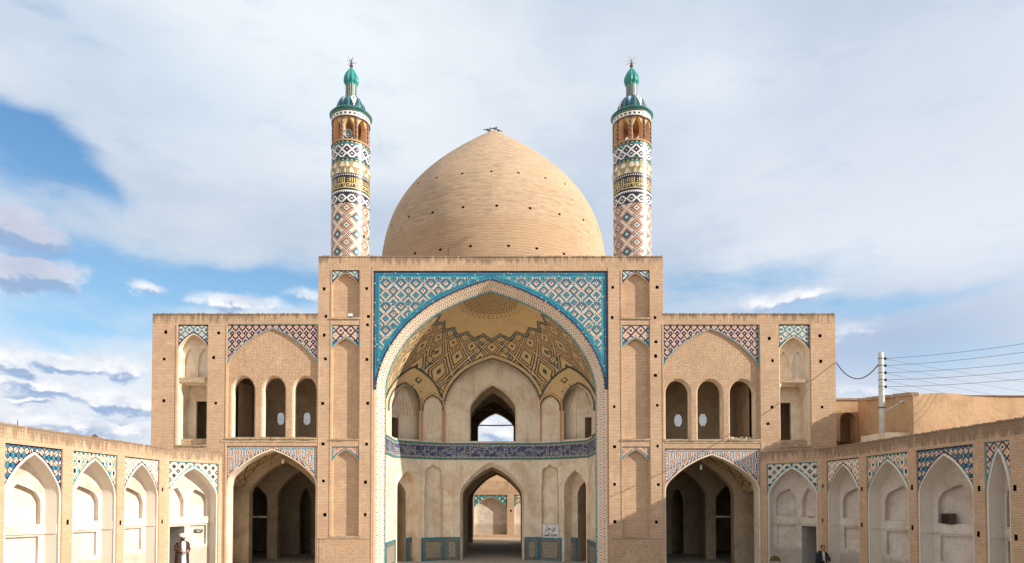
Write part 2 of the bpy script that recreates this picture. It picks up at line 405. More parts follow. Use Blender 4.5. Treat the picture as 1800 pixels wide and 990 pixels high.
def empty(name, loc=(0, 0, 0)):
    o = bpy.data.objects.new(name, None); COL.objects.link(o); o.location = loc; return o
def tag(o, label, cat, group=None, kind=None):
    if label: o['label'] = label
    if cat: o['category'] = cat
    if group: o['group'] = group
    if kind: o['kind'] = kind
    return o
PROF = [(1, 0), (.993, .09), (.962, .21), (.894, .367), (.745, .58), (.538, .76), (.341, .872), (.163, .947), (0, 1)]
def prof_pts(n=3, pts=PROF):
    out = []
    P = [(2*pts[0][0]-pts[1][0]-.004, -pts[1][1])]+list(pts)+[(2*pts[-1][0]-pts[-2][0], 2*pts[-1][1]-pts[-2][1])]
    for i in range(1, len(P)-2):
        for k in range(n):
            t = k/n
            q = [.5*((2*P[i][j])+(-P[i-1][j]+P[i+1][j])*t+(2*P[i-1][j]-5*P[i][j]+4*P[i+1][j]-P[i+2][j])*t*t+(-P[i-1][j]+3*P[i][j]-3*P[i+1][j]+P[i+2][j])*t**3) for j in (0, 1)]
            out.append(tuple(q))
    out.append(pts[-1]); return out
PROF2 = [(1, 0), (.986, .12), (.935, .25), (.83, .39), (.60, .63), (.33, .835), (.15, .93), (0, 1)]
PP = prof_pts(3, PROF2); PP8 = prof_pts(8, PROF2); PPF = prof_pts(8)
OGEE = [(1, 0), (.97, .18), (.86, .36), (.66, .46), (.42, .54), (.22, .66), (.08, .84), (0, 1)]
def arch(u0, u1, vs, va, n='p'):
    """open arch line from left spring over the apex to the right spring"""
    c = (u0+u1)/2; h = (u1-u0)/2
    if n == 'p': pr = PP
    elif n == 'f': pr = PP8
    elif n == 'I': pr = PPF
    elif n == 'o': pr = prof_pts(2, OGEE)
    else: pr = [(math.cos(a), math.sin(a)) for a in [math.pi/2*k/9 for k in range(10)]]
    L = [(c-h*x, vs+(va-vs)*y) for x, y in pr]; Rr = [(c+h*x, vs+(va-vs)*y) for x, y in pr[:-1]][::-1]
    return L+Rr
def arch_poly(u0, u1, vb, vs, va, n='p'):
    return [(u1, vb), (u0, vb)]+arch(u0, u1, vs, va, n)
def rect(u0, u1, v0, v1): return [(u0, v0), (u1, v0), (u1, v1), (u0, v1)]
def jit(c, a=.10):
    k = 1+random.uniform(-a, a); return tuple(min(.95, max(.004, x*k)) for x in c)

# ------------------------------------------------------------------ tile patterns
TQ = (.018, .20, .275); TQ2 = (.035, .27, .33); CO = (.012, .022, .10); NV = (.022, .018, .060); PE = (.68, .44, .30); WH = (.80, .77, .70); BK = (.018, .015, .022)
RU = (.42, .11, .04); YE = (.55, .40, .14); TE = (.03, .17, .17); GR = (.42, .42, .36); CR = (.78, .60, .42); GO = (.56, .41, .21); BL = (.03, .10, .24)
def lattice(pw, ph, A, B, off=(0, 0), asp=1.0):
    """two alternating diamonds per unit; colour by L1 distance from the nearest centre"""
    def f(i, j):
        best = None
        for lst, ox, oy in ((A, 0, 0), (B, pw/2, off[1]), ):
            x = (i-ox+off[0]) % pw; y = (j-oy) % ph; x = min(x, pw-x); y = min(y, ph-y)
            d = x+y*asp
            if best is None or d < best[0]: best = (d, lst)
        d, lst = best; return lst[min(int(d), len(lst)-1)]
    return f
def lattice4(pw, ph, A, B, asp=1.0, sh=None):
    """columns pw apart; A and B alternate down a column; the next column is shifted half way"""
    sh = ph/4 if sh is None else sh
    def f(i, j):
        best = None
        for k in (0, 1):
            x = (i-k*pw) % (2*pw); x = min(x, 2*pw-x)
            for lst, oy in ((A, 0), (B, ph/2)):
                y = (j-oy-k*sh) % ph; y = min(y, ph-y); d = x+y*asp
                if best is None or d < best[0]: best = (d, lst)
        dm = {}
        for k in (0, 1):
            x = (i-k*pw) % (2*pw); x = min(x, 2*pw-x)
            for nm, oy in ((0, 0), (1, ph/2)):
                y = (j-oy-k*sh) % ph; y = min(y, ph-y); dm[nm] = min(dm.get(nm, 99), x+y*asp)
        d, lst = best
        if abs(dm[0]-dm[1]) < 1.0 and d > 3: return CO
        return lst[min(int(d), len(lst)-1)]
    return f
def pt_iwan(i, j, pw=7, ph=22, sh=6.75):
    dA = dB = 99
    for k in (0, 1):
        x = (i-k*pw) % (2*pw); x = min(x, 2*pw-x)
        y = (j-k*sh) % ph; dA = min(dA, x+min(y, ph-y)); y = (j-10.9-k*sh) % ph; dB = min(dB, x+min(y, ph-y))
    if dA < dB:
        c = CO if dA < .9 else TQ2 if dA < 2.4 else CO if dA < 3.4 else PE if dA < 5.7 else TQ
    else:
        c = BK if dB < .9 else PE if dB < 2.4 else CO if dB < 3.4 else TQ if dB < 5.6 else PE
    if abs(dA-dB) < .8 and min(dA, dB) > 4 and (i+j) % 2: c = CO
    return c
def centred(pw, ph, A, B, asp=1.0):
    def f(i, j):
        best = (99, A)
        for lst, ox, oy in ((A, 0, 0), (A, pw/2, ph/2), (B, pw/2, 0), (B, 0, ph/2)):
            x = (i-ox) % pw; x = min(x, pw-x); y = (j-oy) % ph; y = min(y, ph-y); d = x+y*asp
            if d < best[0]: best = (d, lst)
        d, lst = best; return lst[min(int(d), len(lst)-1)]
    return f
pt_navy = lattice(8, 10, [WH, NV, NV, NV, PE, PE], [RU, PE, PE, NV, NV, NV], off=(0, 2.5))
pt_navy2 = lattice(9, 9, [RU, PE, PE, PE, NV], [RU, NV, PE, PE, NV], off=(0, 4.5))
pt_grey = lattice(9, 10, [RU, WH, GR, GR, TE], [RU, BL, GR, WH, TE], off=(0, 5))
pt_fine = lambda i, j: ((NV if (i+j) % 2 else WH) if ((i % 14)+(j % 14) < 9 or (14-i % 14)+(14-j % 14) < 9) and (i//2+j//3) % 4 else (PE if (i+j) % 4 else RU))
def pt_fine(i, j):
    a = (i+j) % 16; b = (i-j) % 16
    if a < 7 or b < 7: return (NV if (i//1+j) % 2 else WH) if (j % 2) else (WH if i % 2 else NV)
    if a < 5 or b < 5: return (NV if (i % 2) else WH) if (j % 2) else (WH if i % 2 else PE)
    if a in (10, ) or b in (10, ): return NV if i % 2 else PE
    return PE if (i*3+j) % 5 else RU
pt_tower = lattice(8, 8, [WH, NV, PE, RU, PE], [NV, PE, RU, PE, NV], off=(0, 4))
CG = (.60, .54, .42)
pt_cream = centred(9, 9, [WH, NV, NV, CG, CG], [CG, CG, (.50, .50, .40), CG], 1.0)
pt_diam = centred(10, 15, [WH, WH, NV, CR, CR], [TQ, CR, CR, WH], .7)
pt_teal = centred(10, 15, [TQ2, TQ2, CR, RU, CR], [BK, BK, WH, CR, (.35, .45, .42)], .7)
pt_blue = centred(10, 14, [BL, TQ, NV, PE, WH], [TQ2, TQ, NV, PE, NV], .7)
pt_dark = lattice(9, 12, [RU, PE, PE, NV, NV], [PE, PE, NV, NV, BK], off=(0, 6), asp=.8)
pt_far = lattice(7, 7, [CR, CR, TQ, TQ, TE], [YE, CR, TQ, TE, TE], off=(0, 3.5))
pt_far2 = lattice(7, 7, [TE, CR, GO, CR, NV], [CR, TE, GO, NV, CR], off=(0, 3.5))
def bd(*cols):
    """border rings, each either one colour or an alternating pair along the edge"""
    return cols
B_IWAN = bd(NV, (.012, .06, .14), (.02, .24, .31), (.012, .10, .17), TQ, TQ2)
B_TQ = bd(TQ2)
B_NV = bd(NV)
B_FINE = bd((NV, PE), (PE, NV), (RU, WH), TQ2)
B_TEAL = bd(TE)

def tile_panel(parent, F, u0, u1, v0, v1, cell, pat, border, arcline=None, w=.05, material='tile', name='tile_panel', sides='lrt', origin=None):
    """mosaic of single glazed tiles filling rect minus arch; cells cut by the arch are trimmed to its line"""
    nu = max(2, round((u1-u0)/cell)); nv = max(2, round((v1-v0)/cell))
    U = np.linspace(u0, u1, nu+1); V = np.linspace(v1, v0, nv+1)
    gu, gv = np.meshgrid(U, V); P = np.stack([gu.ravel(), gv.ravel()], 1)
    if arcline is not None:
        arc = list(arcline); poly = np.array(arc+[(arc[-1][0], v0-9), (arc[0][0], v0-9)])
        ins = inside(poly, P)
        _, near, _ = nearest(arc, P)
        P2 = np.where(ins[:, None], near, P)
    else: ins = np.zeros(len(P), bool); P2 = P
    cu = (U[:-1]+U[1:])/2; cv = (V[:-1]+V[1:])/2; cgu, cgv = np.meshgrid(cu, cv); C = np.stack([cgu.ravel(), cgv.ravel()], 1)
    if arcline is not None: da, _, sa = nearest(arc, C)
    else: da = np.full(len(C), 99.); sa = np.zeros(len(C))
    mb = MB(); mid = nu/2
    for r in range(nv):
        for q in range(nu):
            a, b, c, d = r*(nu+1)+q, r*(nu+1)+q+1, (r+1)*(nu+1)+q+1, (r+1)*(nu+1)+q
            if ins[a] and ins[b] and ins[c] and ins[d]: continue
            k = r*nu+q
            ds = [(da[k]/cell, int(sa[k]/cell))]
            if 'l' in sides: ds.append((q+.4, r))
            if 'r' in sides: ds.append((nu-1-q+.4, r))
            if 't' in sides: ds.append((r+.4, q))
            if 'b' in sides: ds.append((nv-1-r+.4, q))
            dd, ss = min(ds)
            if dd < len(border):
                cc = border[int(dd)]
                if isinstance(cc[0], tuple): cc = cc[(q+r) % 2]
            else: cc = pat(int(round(q-mid+.001)), r)
            if random.random() < .012: cc = random.choice([(.50, .40, .28), (.40, .30, .2), (.62, .52, .40)])      # lost or mended tiles
            mb.face([F.p(*P2[x], w) for x in (a, b, c, d)], 0, jit(cc, .16))
    return mb.build(name, [material], parent)

def bay(wall, F, u0, u1, vtop, vbase, vs, va, depth, rim=.05, tile=None, m_in=0, m_rim=0, back=None, pd=.05, parent=None, kind='p', base=True, insetm=None):
    """a framed bay: rect recess of pd, tiled spandrels, arch reveal to depth, optional back wall. returns the hole and the inner outline"""
    hole = rect(u0, u1, vbase, vtop)
    wall.reveal(F, hole, 0, pd, m_in)
    outer = arch(u0, u1, vs, va, kind)
    inner = arch(u0+rim, u1-rim, vs, va-rim*1.15, kind)
    A = [(u0, vbase)]+outer+[(u1, vbase)]; B = [(u0+rim, vbase)]+inner+[(u1-rim, vbase)]
    wall.between(F, A, pd, B, pd+.004, m_rim)
    wall.reveal(F, B, pd+.004, depth, m_rim, closed=False)
    if base: wall.face([F.p(u0, vbase, pd), F.p(u1, vbase, pd), F.p(u1, vbase, depth), F.p(u0, vbase, depth)], m_in)
    if back is not None: wall.sheet(F, arch_poly(u0+rim, u1-rim, vbase, vs, va-rim*1.15, kind), (), depth, back)
    if tile:
        cell, pat, border = tile
        tile_panel(parent, F, u0, u1, min(vs, vtop-.1)-.02, vtop, cell, pat, border, [(u0, vs-.6)]+outer+[(u1, vs-.6)], pd-.003)
    return hole, B
#@@MARK_STRUCTURE
# ------------------------------------------------------------------ ground
g = MB(); g.sheet(Frame((0, 0, 0), (1, 0, 0), (0, 0, -1), (0, 1, 0)), rect(-1500, 1500, -600, 2500)); tag(g.build('ground', ['soil']), None, None, kind='structure')
g = MB(); g.sheet(Frame((0, 0, .004), (1, 0, 0), (0, 0, -1), (0, 1, 0)), rect(-16, 16, -14, 46.9)); tag(g.build('paving', ['paving']), None, None, kind='structure')

def fx(px, py=620): return inv(px, py, Y0).x
def fz(py): return inv(863, py, Y0).z
XC = fx(862.5)
mosque = empty('mosque', (XC, Y0, 0))
tag(mosque, 'sand brick mosque with pointed dome, two tiled minarets and a deep turquoise framed portal', 'mosque')

# ------------------------------------------------------------------ facade wall
wall = MB(); holes = []
zt, zw = fz(450), fz(551)
xl, xr = fx(268.5, 551), fx(1467.5, 551); tl, tr = fx(560, 452), fx(1165, 452)
zs_t, zs_w = fz(474), fz(568.5)
tp = MB()
# blind niches of the two towers, three above one another
ledges = []
def blind(x0, x1, top, apex, spring, base, tile, depth=.20):
    u0, u1 = fx(x0, (top+base)/2), fx(x1, (top+base)/2)
    h, _ = bay(wall, FAC, u0, u1, fz(top), fz(base), fz(spring), fz(apex), depth, .035, tile, 0, 0, back=0, pd=.04, parent=mosque)
    holes.append(h); ledges.append((u0-.06, u1+.06, fz(base)))
for a, b in ((582.5, 631), (1094, 1142.5)):
    blind(a, b, 475, 478.5, 503, 558.5, (.045, pt_grey, B_NV))
    blind(a, b, 571, 593, 615, 771.5, (.05, pt_navy2, B_TQ))
    blind(a, b, 785, 790, 814, 942.5, (.05, pt_tower, B_TQ))
# large arched recesses with three windows, upper storey of the side blocks
def three_windows(x0, x1, top, apex, spring, base, wins, wtop, wspr, wbase, sill):
    u0, u1 = fx(x0, 660), fx(x1, 660)
    D1, D2 = .12, .52
    h, _ = bay(wall, FAC, u0, u1, fz(top), fz(base), fz(spring), fz(apex), D1, .03, (.038, pt_navy, B_TQ), 0, 0, pd=.05, parent=mosque)
    holes.append(h)
    hs = []
    for a, b in wins:
        ua, ub = fx(a, 715), fx(b, 715)
        vb = fz(wbase)
        A = [(ua-.06, vb)]+arch(ua-.06, ub+.06, fz(wspr), fz(wtop)+.06, 'r')+[(ub+.06, vb)]
        B = [(ua, vb)]+arch(ua, ub, fz(wspr), fz(wtop), 'r')+[(ub, vb)]
        hs.append(A); wall.between(FAC, A, D1, B, D1+.05, 0); wall.reveal(FAC, B, D1+.05, D2, 6, closed=False)
        wall.face([FAC.p(ua-.06, vb, D1), FAC.p(ub+.06, vb, D1), FAC.p(ub, vb, D2), FAC.p(ua, vb, D2)], 5)
    wall.sheet(FAC, arch_poly(u0+.03, u1-.03, fz(base), fz(spring), fz(apex)-.035), hs, D1, 4)
    # keep the window wall's inner face closed
    wall.sheet(FAC, rect(u0-.3, u1+.3, fz(base)-.05, fz(top)), [[(x, y) for x, y in hh] for hh in hs], D2, 3)
    ledges.append((u0-.02, u1+.02, fz(base)))
LW = [(406, 445), (460, 499.5), (514, 554.5)]; RW = [(1171.5, 1214.5), (1228, 1271.5), (1285, 1329)]
three_windows(398.5, 557.5, 570, 576, 648, 769.5, LW, 661.5, 686, 768, 0)
three_windows(1166.8, 1335, 570.5, 577.5, 652, 772.5, RW, 667, 691, 771.5, 0)
# tall bays at both ends: niche above, loggia below
def end_bay(x0, x1, top, apex, spring, shelf0, shelf1, base):
    u0, u1 = fx(x0, 670), fx(x1, 670); D1 = .95
    h, B = bay(wall, FAC, u0, u1, fz(top), fz(base), fz(spring), fz(apex), .95, .05, (.042, pt_grey, B_NV), 0, 9, pd=.05, parent=mosque)
    holes.append(h)
    c = (u0+u1)/2; hw = (u1-u0)/2-.05
    # upper niche back with two blind panels, ribs and a low vault
    zs = fz(shelf0); za = fz(apex)
    pA = arch_poly(c-hw*.9, c-.06, zs+.02, za-1.25, za-.62); pB = arch_poly(c+.06, c+hw*.9, zs+.02, za-1.25, za-.62)
    wall.sheet(FAC, arch_poly(c-hw, c+hw, zs-.3, fz(spring), za-.06), [pA, pB], .40, 2)
    for q in (pA, pB): wall.reveal(FAC, q, .40, .50, 2); wall.sheet(FAC, q, (), .50, 2)
    # shelf between the two
    wall.box(FAC, c-hw-.02, c+hw+.02, fz(shelf1), zs, .06, .95, 5)
    zc = fz(shelf1)
    op = [(c-hw, zc-.30), (c-hw*.80, zc-.02), (c+hw*.80, zc-.02), (c+hw, zc-.30), (c+hw, zc), (c-hw, zc)]
    wall.sheet(FAC, op, (), .10, 2); wall.face([FAC.p(*op[0], .1), FAC.p(*op[1], .1), FAC.p(*op[1], .9), FAC.p(*op[0], .9)], 2)
    wall.face([FAC.p(*op[1], .1), FAC.p(*op[2], .1), FAC.p(*op[2], .9), FAC.p(*op[1], .9)], 2); wall.face([FAC.p(*op[2], .1), FAC.p(*op[3], .1), FAC.p(*op[3], .9), FAC.p(*op[2], .9)], 2)
    # parapet below
    wall.box(FAC, c-hw-.02, c+hw+.02, fz(base)-.02, fz(base)+.30, .3, .62, 5)
    ledges.append((u0-.02, u1+.02, fz(base)))
    return c, hw, fz(base), zs
EBL = end_bay(311.5, 365, 570.5, 585, 614, 663, 672, 782)
EBR = end_bay(1370, 1424.5, 570, 590, 618, 665.5, 672, 784)
# lower arches of the side blocks, open to the halls
def hall_arch(x0, x1, top, apex, spring):
    u0, u1 = fx(x0, 800), fx(x1, 800)
    h, B = bay(wall, FAC, u0, u1, fz(top), -.3, fz(spring), fz(apex), .62, .06, (.034, pt_fine, B_FINE), 0, 2, pd=.05, parent=mosque, base=False)
    holes.append(h); return u0, u1, B
HL = hall_arch(398, 557, 784, 788.5, 853); HR = hall_arch(1168.3, 1336, 788.5, 797, 864)

# portal opening
PU0, PU1 = fx(655.5, 600), fx(1069, 600); PVT = fz(476); PVS, PVA = fz(684), fz(492)
holes.append(rect(PU0, PU1, -.3, PVT)); wall.reveal(FAC, holes[-1], 0, .06, 0)
# putlog holes
put = []
def c6(l, s, ox, oy): return [(ox+a/s, oy+b/s) for a, b in l]
put += c6([(158, 167), (512, 173), (147, 348), (478, 338), (145, 627), (492, 643), (1230, 62), (1218, 187), (1226, 347), (1208, 645), (1210, 916)], 3.8086, 250, 540)
put += c6([(398, 256), (113, 258), (410, 443)], 3.808, 540, 440)
put += c6([(1698, 90), (1371, 369), (1690, 378)], 4.305, 250, 760)
put += c6([(20, 92), (15, 322), (10, 537)], 3.194, 640, 680)
put += [(571, 905), (642, 905), (568, 631.5), (646, 571), (645, 632)]
put += c6([(702, 112), (943, 104), (704, 337), (945, 333), (704, 548), (949, 549), (705, 758), (938, 760)], 3.194, 860, 680)
put += c6([(61, 70), (348, 70), (354, 232), (352, 328), (1113, 210), (1134, 358), (1131, 670), (1452, 192), (1457, 363), (1466, 669)], 3.807, 1060, 540)
put += [(1077, 505), (1155, 505), (1350, 745), (1152, 660)]
hk = []
for px, py in put:
    u, v = fx(px, py), fz(py)
    if any(abs(u-a) < .3 and abs(v-b) < .3 for a, b in hk): continue
    hk.append((u, v)); s1 = random.uniform(.055, .075); s2 = random.uniform(.06, .08)
    q = [(u-s1, v-s2), (u+s1+random.uniform(-.01, .01), v-s2), (u+s1, v+s2), (u-s1, v+s2+random.uniform(-.01, .01))]
    if any(inside(np.array(h), np.array([[x, y]]))[0] for h in holes for x, y in q+[(u, v)]): continue
    holes.append(q); wall.reveal(FAC, q, 0, .45, 7); wall.sheet(FAC, q, (), .45, 7)  # sides and back near black: the hole's shade is painted in
XBL, XBR = inv(390, 860, Y0).x, inv(1337, 860, Y0).x
outer = [(XBL, -.3), (XBR, -.3), (XBR, 5.22), (xr, 5.22), (xr, zs_w), (tr, zs_w), (tr, zs_t), (tl, zs_t), (tl, zs_w), (xl, zs_w), (xl, 5.22), (XBL, 5.22)]
wall.sheet(FAC, outer, holes, 0, 0)
wall.sheet(FAC, rect(tl, tr, zs_t, zt-.05), (), 0, 1); wall.sheet(FAC, rect(xl, tl, zs_w, zw-.05), (), 0, 8); wall.sheet(FAC, rect(tr, xr, zs_w, zw-.05), (), 0, 8)
# coping of upright bricks, each set by hand
def coping(F, a, b, z, m, w1=.5):
    u = a
    while u < b:
        wd = random.uniform(.065, .08); e = min(u+wd, b)
        wall.box(F, u, e-.006, z-.06, z+random.uniform(-.022, .018), -.018+random.uniform(-.008, .008), w1, m); u = e
coping(FAC, tl, tr, zt, 1); coping(FAC, xl, tl, zw, 8); coping(FAC, tr, xr, zw, 8)
wall.box(FAC, tl, tr, zt-.4, zt-.05, .02, .9, 0)
# weathered ledges under every recess
for a, b, z in ledges:
    n = max(2, int((b-a)/.28))
    for k in range(n):
        u0, u1 = a+(b-a)*k/n, a+(b-a)*(k+1)/n
        wall.box(FAC, u0, u1-.004, z-.07+random.uniform(-.015, .01), z+random.uniform(-.012, .012), -.045+random.uniform(-.015, .012), .06, 5)
# corbelled string course under the three windows
for a, b, y in ((390, 557, 776), (1168, 1337, 778)):
    wall.box(FAC, fx(a), fx(b), fz(y+1.5), fz(y-2.5), -.02, .04, 5)
# slim pilaster edges beside the big bays
for px, y0, y1 in ((396.5, 570, 990), (559.5, 570, 1000), (1166, 570, 1000), (1337.5, 570, 800), (653.6, 470, 1000), (1071, 470, 1000), (309.5, 570, 783), (1426.5, 570, 785), (581, 475, 942), (632.8, 475, 942), (1092.6, 475, 942), (1144, 475, 942)):
    u = fx(px, (y0+y1)/2); wall.box(FAC, u-.022, u+.022, max(0, fz(y1)), fz(y0), -.018, .02, 0)
# base panels of the two towers
for a, b in ((561, 648), (1078, 1163)):
    u0, u1 = fx(a, 970), fx(b, 970); z = fz(948)
    wall.box(FAC, u0, u1, 0, z, -.02, .03, 4); wall.box(FAC, u0-.05, u1+.05, z, z+.05, -.035, .03, 5)
FM = ['brick', 'soldier_hi', 'plaster', 'dim', 'zigzag', 'ledge', 'plaster', 'iron_and_hole_shade', 'soldier_lo', 'plaster']
# bodies behind the facade
TD = 5.0
wall.box(FAC, tl, tl+.6, 0, zt-.06, .9, 2.4, 0); wall.box(FAC, tr-.6, tr, 0, zt-.06, .9, 2.4, 0)
wall.face([FAC.p(tl, zt-.06, .4), FAC.p(tr, zt-.06, .4), FAC.p(tr, zt-.06, 3.5), FAC.p(tl, zt-.06, 3.5)], 0)
for s, a, b in ((0, xl, tl), (1, tr, xr)):
    wall.face([FAC.p(a, zw-.06, .3), FAC.p(b, zw-.06, .3), FAC.p(b, zw-.06, TD), FAC.p(a, zw-.06, TD)], 0)   # roof
    e = a if s == 0 else b
    wall.face([FAC.p(e, 0, 0), FAC.p(e, 0, TD), FAC.p(e, zw-.02, TD), FAC.p(e, zw-.02, 0)], 0)
    e = b if s == 0 else a
    wall.face([FAC.p(e, 0, .8), FAC.p(e, 0, TD), FAC.p(e, zt-.1, TD), FAC.p(e, zt-.1, .8)], 3)
facade = wall.build('facade_wall', FM, mosque)

# ------------------------------------------------------------------ rooms behind the windows
def room(a, b, z0, z1, y0, y1, discs, name='gallery_room', panels=(), sideopen=None):
    r = MB(); Fb = Frame((0, y1, 0), (1, 0, 0), (0, 1, 0)); hs = []; rings = []
    for px, py, rx, rz in discs:
        p = inv(px, py, y1); poly = [(p.x+rx*math.cos(t), p.z+rz*math.sin(t)) for t in [2*math.pi*k/20 for k in range(20)]]
        hs.append(poly); rings.append((p.x, p.z, rx, rz, poly))
    ph = []
    for (q0, q1, s0, s1) in panels:
        q = rect(q0, q1, s0, s1); ph.append(q)
    keep = [q for q in ph if not any(inside(np.array(q), np.array(h)).any() for h in hs)]
    r.sheet(Fb, rect(a, b, z0, z1), hs+keep, 0, 0)
    for q in keep: r.reveal(Fb, q, 0, .08, 0); r.sheet(Fb, q, (), .08, 0)
    for h in hs: r.reveal(Fb, h, 0, .10, 0)
    r.box(Fb, a, b, z0+1.95, z0+2.0, -.03, 0, 0)
    P = lambda x, y, z: (x, y, z)
    r.face([P(a, y0, z0), P(b, y0, z0), P(b, y1, z0), P(a, y1, z0)], 0); r.face([P(a, y0, z1), P(b, y0, z1), P(b, y1, z1), P(a, y1, z1)], 0)
    for x, key in ((a, 'l'), (b, 'r')):
        Fs = Frame((x, 0, 0), (0, 1, 0), (-1 if key == 'l' else 1, 0, 0)); hh = []
        if sideopen and key in sideopen: hh = [rect(*sideopen[key])]
        r.sheet(Fs, rect(y0, y1, z0, z1), hh, 0, 0)
        for q in hh: r.reveal(Fs, q, 0, .3, 0)
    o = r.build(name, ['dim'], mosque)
    for x, z, rx, rz, poly in rings:
        gmb = MB(); hs = []
        nx = 6; nz = 11
        for j in range(-7, 8):
            for i in range(-nx, nx+1):
                hx = x+(i+(.5 if j % 2 else 0))*.074; hz = z+j*.066; s = .035
                if ((hx-x)/(rx-.02))**2+((hz-z)/(rz-.02))**2 < 1: hs.append([(hx-s*.8, hz), (hx-s*.35, hz-s*.85), (hx+s*.35, hz-s*.85), (hx+s*.8, hz), (hx+s*.35, hz+s*.85), (hx-s*.35, hz+s*.85)])
        gmb.sheet(Fb, poly, hs, .05, 0)
        for h in hs: gmb.reveal(Fb, h, .05, .07, 0)
        gmb.build('pierced_grille', ['dim'], o)
    return o
zf, zc = fz(771), fz(600)
u0, u1 = fx(398), fx(557)
room(u0-.6, u1+.5, zf, zc, Y0+.75, Y0+3.4, [(493, 736, .20, .33), (539, 736, .20, .33)], panels=[(u0+.7, u0+1.4, zf+.35, zf+1.25), (u0+2.0, u0+2.5, zf+.35, zf+1.25), (u0+2.7, u0+3.3, zf+.35, zf+1.25)])
u0, u1 = fx(1167), fx(1335)
room(u0-.5, u1+.5, zf, zc, Y0+.75, Y0+3.4, [(1192.5, 739, .21, .34), (1236, 738, .21, .34)], panels=[(u0+.25, u0+.9, zf+.35, zf+1.3), (u0+3.3, u0+4.0, zf+.35, zf+1.3)], sideopen={'r': (Y0+1.6, Y0+1.95, zf+.3, zf+1.6)})
for s, (c, hw, zb, zs) in ((-1, EBL), (1, EBR)):
    r = MB(); a, b = c-hw-.05, c+hw+.05
    Fb = Frame((0, Y0+2.6, 0), (1, 0, 0), (0, 1, 0))
    so_ = rect(c-.05, c+.42, zb+.55, zb+1.75) if s > 0 else rect(c-.25, c+.1, zb+.6, zb+1.7)
    r.sheet(Fb, rect(a-1, b+1, zb, zs), [so_], 0, 0); r.reveal(Fb, so_, 0, .4, 0)
    if s < 0: r.sheet(Fb, so_, (), .4, 0)
    F2 = Frame((0, Y0+.95, 0), (1, 0, 0), (0, 1, 0))
    # inner doorway with a thick left jamb
    dr = rect(c-hw*.42, c+hw, zb, zs-.95) if s < 0 else rect(c-hw, c+hw*.36, zb, zs-.95)
    r.sheet(F2, rect(a, b, zb, zs), [dr], 0, 1); r.reveal(F2, dr, 0, .12, 1)
    r.face([(a-1, Y0+.3, zb), (b+1, Y0+.3, zb), (b+1, Y0+2.6, zb), (a-1, Y0+2.6, zb)], 0)
    r.face([(a-1, Y0+.95, zs-.01), (b+1, Y0+.95, zs-.01), (b+1, Y0+2.6, zs-.01), (a-1, Y0+2.6, zs-.01)], 0)
    for x in (a-1, b+1): r.face([(x, Y0+.95, zb), (x, Y0+2.6, zb), (x, Y0+2.6, zs), (x, Y0+.95, zs)], 0)
    r.build('loggia', ['dim', 'plaster'], mosque)

